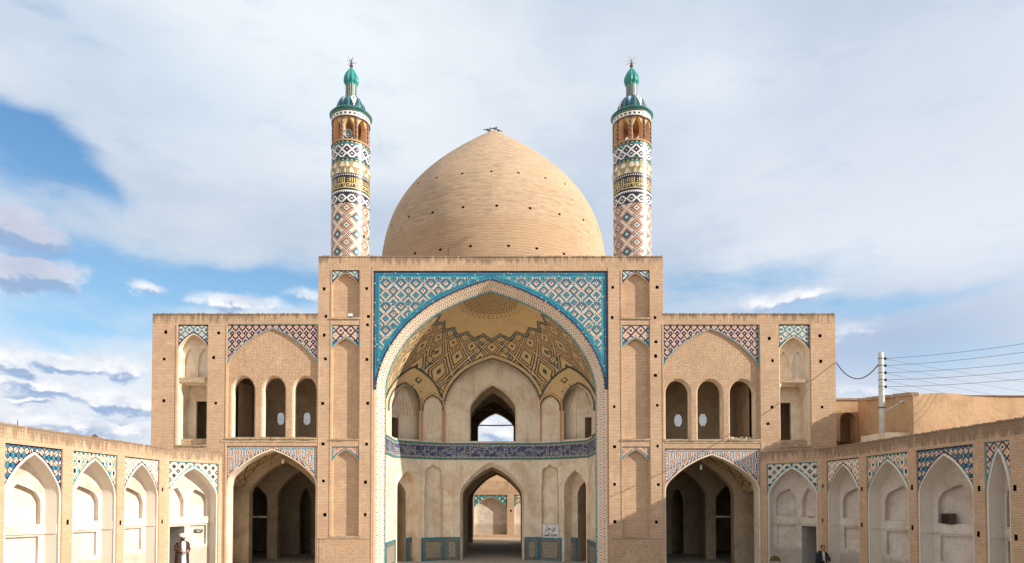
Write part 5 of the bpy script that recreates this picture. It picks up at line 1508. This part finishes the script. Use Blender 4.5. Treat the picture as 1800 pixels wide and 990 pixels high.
def place_in(o, F, u, v, w):
    m = Matrix((( F.eu.x, F.ev.x, -F.en.x, 0), (F.eu.y, F.ev.y, -F.en.y, 0), (F.eu.z, F.ev.z, -F.en.z, 0), (0, 0, 0, 1)))
    m.translation = F.p(u, v, w); o.matrix_world = m; return o
mb = MB(); mb.box(Fs, u0, u1, v0, v1, -.065, -.035, 0); mb.build('board', ['signwhite'], root)
mb = MB(); bw = .012
for a, b, c_, d in ((u0+.03, u1-.03, v0+.03, v0+.03+bw), (u0+.03, u1-.03, v1-.03-bw, v1-.03), (u0+.03, u0+.03+bw, v0+.03, v1-.03), (u1-.03-bw, u1-.03, v0+.03, v1-.03)): mb.box(Fs, a, b, c_, d, -.067, -.063, 0)
mb.build('frame_line', ['ink'], root)
L1_ = '\ufede\ufea4\ufee3 \ufee6\ufbfe\ufe8d'; L2_ = '\ufe96\ufeb3\ufe8d \ufeaa\ufea0\ufeb4\ufee3'
for s, fv in ((L1_, .70), (L2_, .27)):
    me = text_mesh(s, (v1-v0)*.40, .009); xs = [v.co.x for v in me.vertices]; wdt = max(xs)-min(xs) if xs else 1
    o = bpy.data.objects.new('lettering', me); COL.objects.link(o); me.materials.clear(); me.materials.append(M['ink']); o.parent = root
    sc = (u1-u0)*(.62 if s is L1_ else .80)/max(wdt, .01)
    m = Matrix(((Fs.eu.x, 0, -Fs.en.x, 0), (Fs.eu.y, 0, -Fs.en.y, 0), (0, 1, 0, 0), (0, 0, 0, 1))) @ Matrix.Diagonal((sc, 1.15, 1, 1))
    P = Fs.p((u0+u1)/2, v0+(v1-v0)*fv, -.069)-root.location; m.translation = P; o.matrix_basis = m
# black plaque on the right facet of the corner niche
un, vn = GL.px(350, 933, .75); P = Vector(GL.p(un, vn, 0))
cG = GL.px(297, 860)[0], GL.px(384, 860)[0]; c = (cG[0]+cG[1])/2
# facet geometry as in niche()
a_, b_ = max(.12, cG[0])+.055, min(LL-.12, cG[1])-.055; c = (a_+b_)/2; hwn = (b_-a_)/2; c += .06*(min(LL-.12, cG[1])-max(.12, cG[0])); dep = .48+hwn*.25
PM, PB = GL.p(c, 0, dep), GL.p(b_, 0, .5); e = (PB-PM).normalized(); n = Vector((-e.y, e.x, 0)); n = n if n.dot(GL.en) > 0 else -n
K_ = Frame(PM, e, n); ku, kv = K_.px(350, 933)
root = empty('door_sign', K_.p(ku, kv-.07, 0)); tag(root, 'small black plaque with white lettering beside the doorway in the left corner niche', 'sign')
mb = MB(); mb.box(K_, ku-.17, ku+.17, kv-.075, kv+.075, .035, .075, 0); mb.build('plate', ['black'], root)
mb = MB(); rnd = random.Random(3)
for row, n_ in ((.03, 7), (-.03, 4)):
    for k in range(n_): mb.box(K_, ku-.13*n_/7+k*.26/7+.0, ku-.13*n_/7+k*.26/7+rnd.uniform(.018, .032), kv+row-.012, kv+row+rnd.uniform(.004, .016), .031, .036, 0)
mb.build('lettering', ['signink'], root)

# pendant lamps in the two side arches and the portal niches
M['glass'] = plain_mat('lamp_glass', (.78, .74, .66), .3, 0, .05)
def pendant(px, y0, y1, Y, label, r=.055):
    t = inv(px, y0, Y); b = inv(px, y1, Y); h = t.z-b.z; root = empty('pendant_lamp', b); tag(root, label, 'lamp', 'pendant lamps hanging in the arches')
    mb = MB(); mb.tube([(0, 0, h*.45), (0, 0, h)], .010, 5); local(mb, 'cord', ['wire'], root)
    mb = MB(); mb.lathe((0, 0, 0), [(0, 0), (r*.8, 0), (r, h*.12), (r, h*.34), (r*.6, h*.42), (0, h*.46)], 14); local(mb, 'shade', ['glass'], root, True)
pendant(497.3, 795, 815, Y0+.9, 'long white pendant lamp under the left ground floor arch')
pendant(1232.3, 805, 826, Y0+.9, 'long white pendant lamp under the right ground floor arch')
pendant(702.5, 829, 839, YJ1+.9, 'tiny white lamp in the left side niche of the portal', .045)
pendant(1023.5, 831, 841, YJ1+.9, 'tiny white lamp in the right side niche of the portal', .045)
# flood light on the ledge of the upper left blind niche
p = inv(615.5, 557, Y0-.02); p.z = fz(558.5)+.0
root = empty('flood_light', (p.x, Y0+.04, p.z)); tag(root, 'small grey flood light on the ledge of the upper left tower niche', 'lamp')
mb = MB(); Fz = Frame((0, 0, 0), (1, 0, 0), (0, 1, 0)); mb.box(Fz, -.03, .03, 0, .06, -.02, .02, 0); local(mb, 'bracket', ['iron_and_hole_shade'], root)
mb = MB(); mb.box(Fz, -.10, .10, .05, .19, -.06, .03, 0); mb.box(Fz, -.085, .085, .065, .175, -.065, -.06, 1); local(mb, 'housing', ['metal', 'glass'], root)
# loudspeaker in the left minaret gallery
M['horn_grey'] = plain_mat('horn_grey', (.20, .23, .23), .5)
c, YM, R0, zg, zr = ML
root = empty('loudspeaker', (c.x+.05, YM-R0+.12, zg+.05)); tag(root, 'grey horn loudspeaker inside the gallery of the left minaret', 'loudspeaker')
mb = MB(); N_ = 20; pr = [(.06, .28), (.07, .12), (.12, .02), (.20, -.05), (.205, -.06), (.19, -.055), (.10, .03), (.03, .10)]
zc_ = .28
for i in range(len(pr)-1):
    for k in range(N_):
        a0, a1 = 2*math.pi*k/N_, 2*math.pi*(k+1)/N_
        f = lambda q, a: (q[0]*math.cos(a), q[1], zc_+q[0]*math.sin(a)); mb.face([f(pr[i], a0), f(pr[i], a1), f(pr[i+1], a1), f(pr[i+1], a0)])
local(mb, 'horn', ['horn_grey'], root, True)
mb = MB(); mb.tube([(0, .25, zc_), (0, .45, zc_)], .08, 12); mb.tube([(0, .3, 0), (0, .3, zc_)], .02, 6); local(mb, 'driver', ['iron_and_hole_shade'], root)
mb = MB(); mb.tube([(0, .02, zc_), (0, .09, zc_)], .045, 10); local(mb, 'phasing_plug', ['glass'], root)
# pigeons on the dome
M['pigeon'] = plain_mat('pigeon_feathers', (.09, .10, .12), .7, 0, .25, 30)
def pigeon(loc, rz, s, label, up=0):
    mb = MB()
    def ell(c, r, n=12, m=8):
        for i in range(m):
            for k in range(n):
                f = lambda i, k: (c[0]+r[0]*math.cos(math.pi*i/m-math.pi/2)*math.cos(2*math.pi*k/n), c[1]+r[1]*math.cos(math.pi*i/m-math.pi/2)*math.sin(2*math.pi*k/n), c[2]+r[2]*math.sin(math.pi*i/m-math.pi/2))
                mb.face([f(i, k), f(i, k+1), f(i+1, k+1), f(i+1, k)])
    ell((0, 0, .14), (.13, .065, .075)); ell((.10, 0, .23+up), (.045, .035, .04)); mb.tube([(.07, 0, .15), (.10, 0, .22+up)], .045, 8, r1=.03)
    mb.tube([(.14, 0, .23+up), (.175, 0, .222+up)], .012, 5, r1=.003); mb.face([(-.08, -.04, .15), (-.30, -.03, .10), (-.30, .03, .10), (-.08, .04, .15)]); mb.face([(-.08, -.035, .12), (-.29, -.03, .09), (-.29, .03, .09), (-.08, .035, .12)])
    for y in (-.03, .03): mb.tube([(.01, y, 0), (.01, y, .09)], .010, 5); mb.tube([(.0, y, .004), (.05, y, .004)], .006, 4)
    o = mb.build('pigeon', ['pigeon'], smooth=True); o.location = loc; o.rotation_euler = (0, 0, rz); o.scale = (s,)*3; tag(o, label, 'bird', 'pigeons on top of the dome'); return o
def dome_z(x, y):
    r = math.hypot(x-DC.x, y-YD); return float(np.interp(r, [q[0] for q in DP][::-1], [q[1] for q in DP][::-1]))
for px, rz, s, l, up in ((859, .4, 1.2, 'upright dark pigeon on the dome, leftmost of three', .03), (870.5, .2, 1.0, 'dark pigeon at the dome apex, the middle one of three', 0), (876.5, 3.3, .9, 'smallest dark pigeon on the dome, rightmost of three', 0)):
    x = inv(px, 229, YD).x; pigeon((x, YD-.15, dome_z(x, YD-.15)-.02), rz, s, l, up)
o = None
mb = MB(); mb.lathe((0, 0, 0), [(0, 0), (.09, 0), (.10, .05), (.05, .10), (.03, .13), (0, .14)], 12); o = mb.build('clay_ornament', ['rust'], smooth=True); u, v = FL.px(173, 768); o.location = FL.p(u, ZA-.02, .12); tag(o, 'small dark red clay ornament on top of the left arcade near the corner niche', 'ornament')

# rubble on the sill of the third right window
M['stone'] = plaster_mat('rubble', (.60, .52, .42), (.42, .34, .26), .5)
rnd = random.Random(11); zsill = fz(771.5)
for k in range(7):
    mb = bmesh.new(); bmesh.ops.create_icosphere(mb, subdivisions=2, radius=1)
    sx_, sy_, sz_ = rnd.uniform(.07, .15), rnd.uniform(.06, .10), rnd.uniform(.035, .075)
    for v in mb.verts:
        f = 1+.3*math.sin(v.co.x*4+k)*math.cos(v.co.y*5+k*2); v.co = Vector((v.co.x*sx_*f, v.co.y*sy_*f, v.co.z*sz_*f))
    me = bpy.data.meshes.new('stone'); mb.to_mesh(me); mb.free(); me.materials.append(M['stone']); o = bpy.data.objects.new('stone', me); COL.objects.link(o)
    x = inv(1290+k*6.3, 770, Y0).x; o.location = (x, Y0+.30+rnd.uniform(-.08, .08), zsill+sz_*.75); o.rotation_euler = (0, 0, rnd.uniform(0, 3))
    tag(o, ['leftmost', 'second', 'third', 'fourth', 'fifth', 'sixth', 'rightmost'][k]+' of the seven loose pale stones on the sill of the third right window', 'stone', 'rubble on the window sill')
# dark wooden box on the ledge of a right hand niche
uc = sorted((FR.px(1611, 860)[0], FR.px(1711, 860)[0])); a_, b_ = uc[0]+.055, uc[1]-.055; c = (a_+b_)/2; hwn = (b_-a_)/2; dep = .48+hwn*.55
uu, vv = FR.px(1668, 925, dep-.42)
root = empty('wooden_box', FR.p(uu, ZL1, dep-.42)); tag(root, 'dark brown wooden box on the ledge of the widest right arcade niche', 'box')
mb = MB(); Q = Frame((0, 0, 0), FR.eu, FR.en); mb.box(Q, -.20, .20, 0, .34, -.10, .10, 0); local(mb, 'case', ['wood'], root)
mb = MB(); mb.box(Q, -.17, .17, .03, .31, -.106, -.10, 0); local(mb, 'front_panel', ['iron_and_hole_shade'], root)
# thin shelf object on the right corner niche ledge
a2_, b2_ = sorted((GR_.px(1348, 860)[0], GR_.px(1437, 860)[0])); 
mb = MB(); uq, vq = GR_.px(1426, 916, .62); mb.tube([GR_.p(uq-.16, ZL1+.02, .58)-GR_.p(uq, ZL1, .6), GR_.p(uq+.12, ZL1+.02, .60)-GR_.p(uq, ZL1, .6)], .02, 6); o = mb.build('stick', ['wood']); o.location = GR_.p(uq, ZL1+.0, .6); tag(o, 'short dark stick lying on the ledge of the right corner niche', 'stick')

# ------------------------------------------------------------------ people
M['skin'] = plain_mat('skin', (.45, .24, .15), .6, 0, .06, 20); M['cloak'] = plain_mat('brown_cloak', (.045, .02, .013), .9, 0, .3, 9); M['robe'] = plain_mat('pale_robe', (.42, .49, .58), .85, 0, .08, 9)
M['turban'] = plain_mat('turban_cloth', (.80, .79, .78), .85, 0, .04, 9); M['beard'] = plain_mat('dark_hair', (.03, .02, .016), .8, 0, .2, 30); M['suit'] = plain_mat('dark_suit', (.012, .014, .022), .85, 0, .3, 9)
M['shirt'] = plain_mat('white_shirt', (.72, .74, .76), .8, 0, .05, 9); M['shoe'] = plain_mat('shoe_leather', (.02, .016, .014), .5)
def skin_mesh(name, nodes, edges, mats, parent, sub=2):
    me = bpy.data.meshes.new(name); me.from_pydata([n[0] for n in nodes], edges, []); o = bpy.data.objects.new(name, me); COL.objects.link(o)
    md = o.modifiers.new('s', 'SKIN'); md.use_smooth_shade = True
    for v, n in zip(me.skin_vertices[0].data, nodes): v.radius = (n[1], n[2] if len(n) > 2 else n[1])
    me.skin_vertices[0].data[0].use_root = True
    sb = o.modifiers.new('d', 'SUBSURF'); sb.levels = sub; sb.render_levels = sub
    dg = bpy.context.evaluated_depsgraph_get(); m2 = bpy.data.meshes.new_from_object(o.evaluated_get(dg)); bpy.data.objects.remove(o)
    m2.materials.clear(); m2.materials.append(M[mats]); m2.polygons.foreach_set('use_smooth', [True]*len(m2.polygons)); o = bpy.data.objects.new(name, m2); COL.objects.link(o); o.parent = parent; return o
def figure(root, J):
    """one continuous skinned body from a joint table"""
    N, E, idx = [], [], {}
    def nd(k, p, r, r2=None): idx[k] = len(N); N.append((Vector(p), r, r2 or r))
    def ed(a, b): E.append((idx[a], idx[b]))
    nd('pel', J['pel'], .13, .10); nd('sp', J['sp'], .13, .095); nd('chest', J['chest'], .155, .10); nd('nk', J['nk'], .055); nd('hd0', J['hd0'], .062); nd('hd1', J['hd1'], .082, .092); nd('hd2', J['hd2'], .078, .09); nd('hd3', J['hd3'], .045)
    for a, b in (('pel', 'sp'), ('sp', 'chest'), ('chest', 'nk'), ('nk', 'hd0'), ('hd0', 'hd1'), ('hd1', 'hd2'), ('hd2', 'hd3')): ed(a, b)
    for s in 'LR':
        nd('sh'+s, J['sh'+s], .062); nd('el'+s, J['el'+s], .046); nd('wr'+s, J['wr'+s], .030); ed('chest', 'sh'+s); ed('sh'+s, 'el'+s); ed('el'+s, 'wr'+s)
        d = (Vector(J['wr'+s])-Vector(J['el'+s])).normalized(); up = Vector(J.get('palm'+s, (0, 0, 1))); side = d.cross(up).normalized()
        w = Vector(J['wr'+s]); nd('pm'+s, w+d*.07, .036, .018); ed('wr'+s, 'pm'+s)
        for f, (off, ln) in enumerate(((-.030, .062), (-.010, .074), (.010, .070), (.029, .055))):
            b = w+d*.095+side*off; nd(f'f{f}{s}', b, .0095); nd(f'g{f}{s}', b+d*ln*.55-up*.008, .0085); nd(f'h{f}{s}', b+d*ln-up*.028, .0075)
            ed('pm'+s, f'f{f}{s}'); ed(f'f{f}{s}', f'g{f}{s}'); ed(f'g{f}{s}', f'h{f}{s}')
        b = w+d*.03+side*-.038; nd('t0'+s, b, .012); nd('t1'+s, b+d*.035-side*.022-up*.006, .0095); ed('wr'+s, 't0'+s); ed('t0'+s, 't1'+s)
        nd('hip'+s, J['hip'+s], .095); nd('kn'+s, J['kn'+s], .062); nd('an'+s, J['an'+s], .042); nd('toe'+s, J['toe'+s], .038); ed('pel', 'hip'+s); ed('hip'+s, 'kn'+s); ed('kn'+s, 'an'+s); ed('an'+s, 'toe'+s)
    body = skin_mesh('body', N, E, 'skin', root)
    # face: nose, brows, eyes, ears as sub-meshes of the head
    c = Vector(J['hd1']); f = Vector(J.get('face', (0, -1, 0))).normalized(); r = Vector((0, 0, 1)).cross(f).normalized()
    u_ = Vector((0, 0, 1))
    def bit(name, pts, r0, r1, m):
        mb = MB(); mb.tube(pts, r0, 6, r1=r1); local(mb, name, [m], body)
    bit('nose', [c+f*.082+u_*.045, c+f*.112-u_*.005], .009, .016, 'skin')
    for s in (-1, 1):
        bit('ear', [c+r*s*.083+u_*.02, c+r*s*.088-u_*.025], .02, .012, 'skin')
        bit('eye', [c+f*.079+r*s*.020+u_*.032, c+f*.079+r*s*.042+u_*.032], .007, .007, 'beard')
        bit('eyebrow', [c+f*.082+r*s*.015+u_*.053, c+f*.078+r*s*.048+u_*.052], .006, .005, 'beard')
    bit('mouth', [c+f*.088-r*.024-u_*.04, c+f*.091-u_*.038, c+f*.088+r*.024-u_*.04], .006, .006, 'beard')
    return body, c, f, r
def loft(rings, a0=0, a1=360, n=36, fold=0.0, seed=0, mb=None, thick=0):
    mb = mb or MB(); rnd = random.Random(seed); ph = [rnd.uniform(0, 6) for _ in range(4)]
    def pt(i, k, d=0):
        z, rx, ry, cx, cy = rings[i]; a = R(a0+(a1-a0)*k/n); w = fold*(i/len(rings))*(math.sin(a*7+ph[0])+.6*math.sin(a*13+ph[1]+i*.2))
        return (cx+(rx+w-d)*math.sin(a), cy-(ry+w-d)*math.cos(a), z)
    for i in range(len(rings)-1):
        for k in range(n):
            mb.face([pt(i, k), pt(i, k+1), pt(i+1, k+1), pt(i+1, k)])
            if thick: mb.face([pt(i, k, thick), pt(i+1, k, thick), pt(i+1, k+1, thick), pt(i, k+1, thick)])
        if thick:
            for k in (0, n): mb.face([pt(i, k), pt(i, k, thick), pt(i+1, k, thick), pt(i+1, k)])
    return mb
# cleric standing at the doorway
P1 = Vector((inv(320.5, 960, 27.0).x, 27.0, 0))
root = empty('person', P1); tag(root, 'person in white turban, brown cloak and pale robe standing by the left doorway', 'person')
J = dict(pel=(0, 0, .92), sp=(0, 0, 1.10), chest=(0, 0, 1.32), nk=(0, -.01, 1.46), hd0=(0, -.02, 1.52), hd1=(0, -.03, 1.58), hd2=(0, -.025, 1.65), hd3=(0, -.02, 1.70), face=(-.46, -.89, 0),
         shL=(.17, 0, 1.39), elL=(.27, .04, 1.13), wrL=(.13, -.19, 1.06), shR=(-.17, 0, 1.39), elR=(-.25, .05, 1.13), wrR=(-.08, -.20, 1.02), palmL=(0, -.2, 1), palmR=(0, -.2, 1),
         hipL=(.09, 0, .86), knL=(.10, -.02, .48), anL=(.10, 0, .08), toeL=(.12, -.17, .035), hipR=(-.09, 0, .86), knR=(-.10, -.01, .48), anR=(-.10, .01, .08), toeR=(-.12, -.16, .035))
body, hc_, hf, hr = figure(root, J)
mb = loft([(1.45, .07, .065, 0, 0), (1.42, .15, .10, 0, 0), (1.36, .185, .125, 0, 0), (1.2, .175, .135, 0, 0), (1.0, .165, .145, 0, 0), (.85, .175, .15, 0, 0), (.5, .20, .17, 0, 0), (.10, .23, .20, 0, 0)], fold=.012, seed=2); local(mb, 'robe', ['robe'], root, True)
mb = loft([(1.47, .075, .075, 0, .01), (1.445, .15, .11, 0, .01), (1.40, .225, .135, 0, .01), (1.28, .25, .155, 0, .01), (1.05, .265, .18, 0, .01), (.8, .27, .20, 0, .02), (.45, .28, .22, 0, .02), (.07, .30, .24, 0, .02)], 28, 338, 48, .018, 4, thick=.014)
for s, e, w in ((1, J['elL'], J['wrL']), (-1, J['elR'], J['wrR'])):
    sh_ = Vector((s*.18, 0, 1.37)); E_ = Vector(e); W_2 = Vector(w); mb.tube([sh_, sh_.lerp(E_, .5)+Vector((s*.02, 0, 0)), E_, E_.lerp(W_2, .55), E_.lerp(W_2, .8)], .085, 12, r1=.095)
local(mb, 'cloak', ['cloak'], root, True)
mb = MB()
for k, (z, r_, t_) in enumerate(((1.665, .088, .040), (1.695, .092, .040), (1.725, .084, .038))):
    pts = [(r_*math.cos(2*math.pi*i/18), -.025+r_*1.08*math.sin(2*math.pi*i/18), z+.016*math.sin(2*math.pi*i/18*1+k*2)) for i in range(19)]; mb.tube(pts, t_, 9)
mb.lathe((0, -.025, 1.70), [(.10, 0), (.08, .045), (.04, .062), (0, .066)], 16); local(mb, 'turban', ['turban'], root, True)
mb = loft([(1.575, .084, .098, 0, -.025), (1.545, .078, .098, 0, -.032), (1.51, .066, .092, 0, -.042), (1.475, .04, .065, 0, -.06), (1.455, .008, .015, 0, -.085)], -105, 105, 20, .003, 3, thick=.02); local(mb, 'beard', ['beard'], root, True)
for s in (-1, 1): mb = MB(); mb.tube([(s*.10, .05, .05), (s*.11, -.06, .05), (s*.12, -.20, .035)], .055, 8, r1=.04); local(mb, 'shoe', ['shoe'], root, True)
root.rotation_euler = (0, 0, R(52))

# man sitting against the pillar at the right
P2 = Vector((inv(1446.5, 980, 26.2).x, 26.2, 0))
mb = MB(); Fq = Frame((0, 0, 0), (1, 0, 0), (0, 1, 0)); mb.box(Fq, -.35, .35, 0, .42, -.22, .22, 0); bench = mb.build('stone_block', ['ledge']); bench.location = P2+Vector((0, .08, 0)); tag(bench, 'low brick block serving as a seat before the right pillar', 'seat')
root = empty('person', P2); tag(root, 'person in dark suit and white shirt seated against the right arcade pillar', 'person')
J = dict(pel=(0, .10, .54), sp=(0, .12, .72), chest=(0, .10, .95), nk=(.015, .06, 1.09), hd0=(.02, .04, 1.14), hd1=(.025, .02, 1.20), hd2=(.03, .02, 1.27), hd3=(.03, .02, 1.32), face=(.15, -1, -.1),
         shL=(.17, .08, 1.01), elL=(.24, -.05, .78), wrL=(.10, -.26, .68), shR=(-.17, .08, 1.01), elR=(-.25, -.02, .78), wrR=(-.12, -.25, .66), palmL=(0, -.2, 1), palmR=(0, -.2, 1),
         hipL=(.09, .03, .52), knL=(.13, -.38, .50), anL=(.13, -.40, .09), toeL=(.15, -.56, .04), hipR=(-.09, .03, .52), knR=(-.14, -.38, .50), anR=(-.15, -.38, .09), toeR=(-.17, -.54, .04))
body, hc_, hf, hr = figure(root, J)
mb = loft([(1.09, .06, .06, .01, .06), (1.05, .14, .10, 0, .07), (.95, .165, .125, 0, .08), (.75, .165, .14, 0, .08), (.52, .17, .15, 0, .08)], 0, 360, 28); local(mb, 'shirt', ['shirt'], root, True)
mb = loft([(1.10, .075, .075, .01, .075), (1.065, .17, .12, 0, .08), (1.0, .225, .145, 0, .085), (.85, .225, .16, 0, .085), (.65, .225, .18, 0, .085), (.48, .24, .20, 0, .06)], 22, 342, 40, .01, 5, thick=.016)
for s, e, w in ((1, J['elL'], J['wrL']), (-1, J['elR'], J['wrR'])):
    sh_ = Vector((s*.17, .08, 1.0)); E_ = Vector(e); W_2 = Vector(w); mb.tube([sh_, sh_.lerp(E_, .5)+Vector((s*.02, 0, 0)), E_, E_.lerp(W_2, .55), E_.lerp(W_2, .97)], .075, 12, r1=.05)
local(mb, 'jacket', ['suit'], root, True)
mb = MB()
for s in (-1, 1): mb.tube([(s*.09, .08, .54), (s*.13, -.36, .52), (s*.14, -.40, .42), (s*.14, -.39, .10)], .095, 12, r1=.065)
local(mb, 'trousers', ['suit'], root, True)
mb = loft([(1.235, .086, .10, .027, .03), (1.28, .086, .10, .03, .03), (1.31, .07, .08, .03, .03), (1.335, .03, .035, .03, .03)], 55, 305, 24, thick=.012); mb.lathe((.03, .03, 1.325), [(.05, -.01), (.02, .012), (0, .014)], 12); local(mb, 'hair', ['beard'], root, True)
for s in (-1, 1): mb = MB(); mb.tube([(s*.14, -.33, .05), (s*.14, -.45, .05), (s*.16, -.60, .035)], .055, 8, r1=.04); local(mb, 'shoe', ['shoe'], root, True)
root.rotation_euler = (0, 0, R(14))

# chair with a rounded olive back
P3 = Vector((inv(1366, 985, 27.0).x, 27.0, 0)); root = empty('chair', P3); tag(root, 'chair with rounded olive green back before the right corner niche', 'chair')
M['olive'] = plain_mat('olive_vinyl', (.10, .095, .012), .5, 0, .2); M['seatgrey'] = plain_mat('seat_grey', (.32, .31, .27), .7)
mb = MB(); Fq = Frame((0, 0, 0), (1, 0, 0), (0, 1, 0)); L_ = [(-.20, .60)]+[( -.20*math.cos(R(t)), .62+.17*math.sin(R(t))) for t in range(0, 181, 15)]+[(.20, .60)]
mb.sheet(Fq, L_, (), .17, 0); mb.sheet(Fq, L_, (), .20, 0); mb.reveal(Fq, L_, .17, .20, 0); local(mb, 'backrest', ['olive'], root)
mb = MB(); mb.box(Fq, -.21, .21, .42, .46, -.22, .20, 0); local(mb, 'seat', ['seatgrey'], root)
mb = MB(); mb.tube([(-.21, .21, .44)]+[(-.215*math.cos(R(t)), .215, .62+.185*math.sin(R(t))) for t in range(0, 181, 15)]+[(.21, .21, .44)], .012, 6); local(mb, 'back_frame', ['iron_and_hole_shade'], root)
for x in (-.19, .19):
    for y in (-.20, .20): mb = MB(); mb.tube([(x*1.1, y*1.1, 0), (x, y, .43)], .012, 6); local(mb, 'leg', ['iron_and_hole_shade'], root)
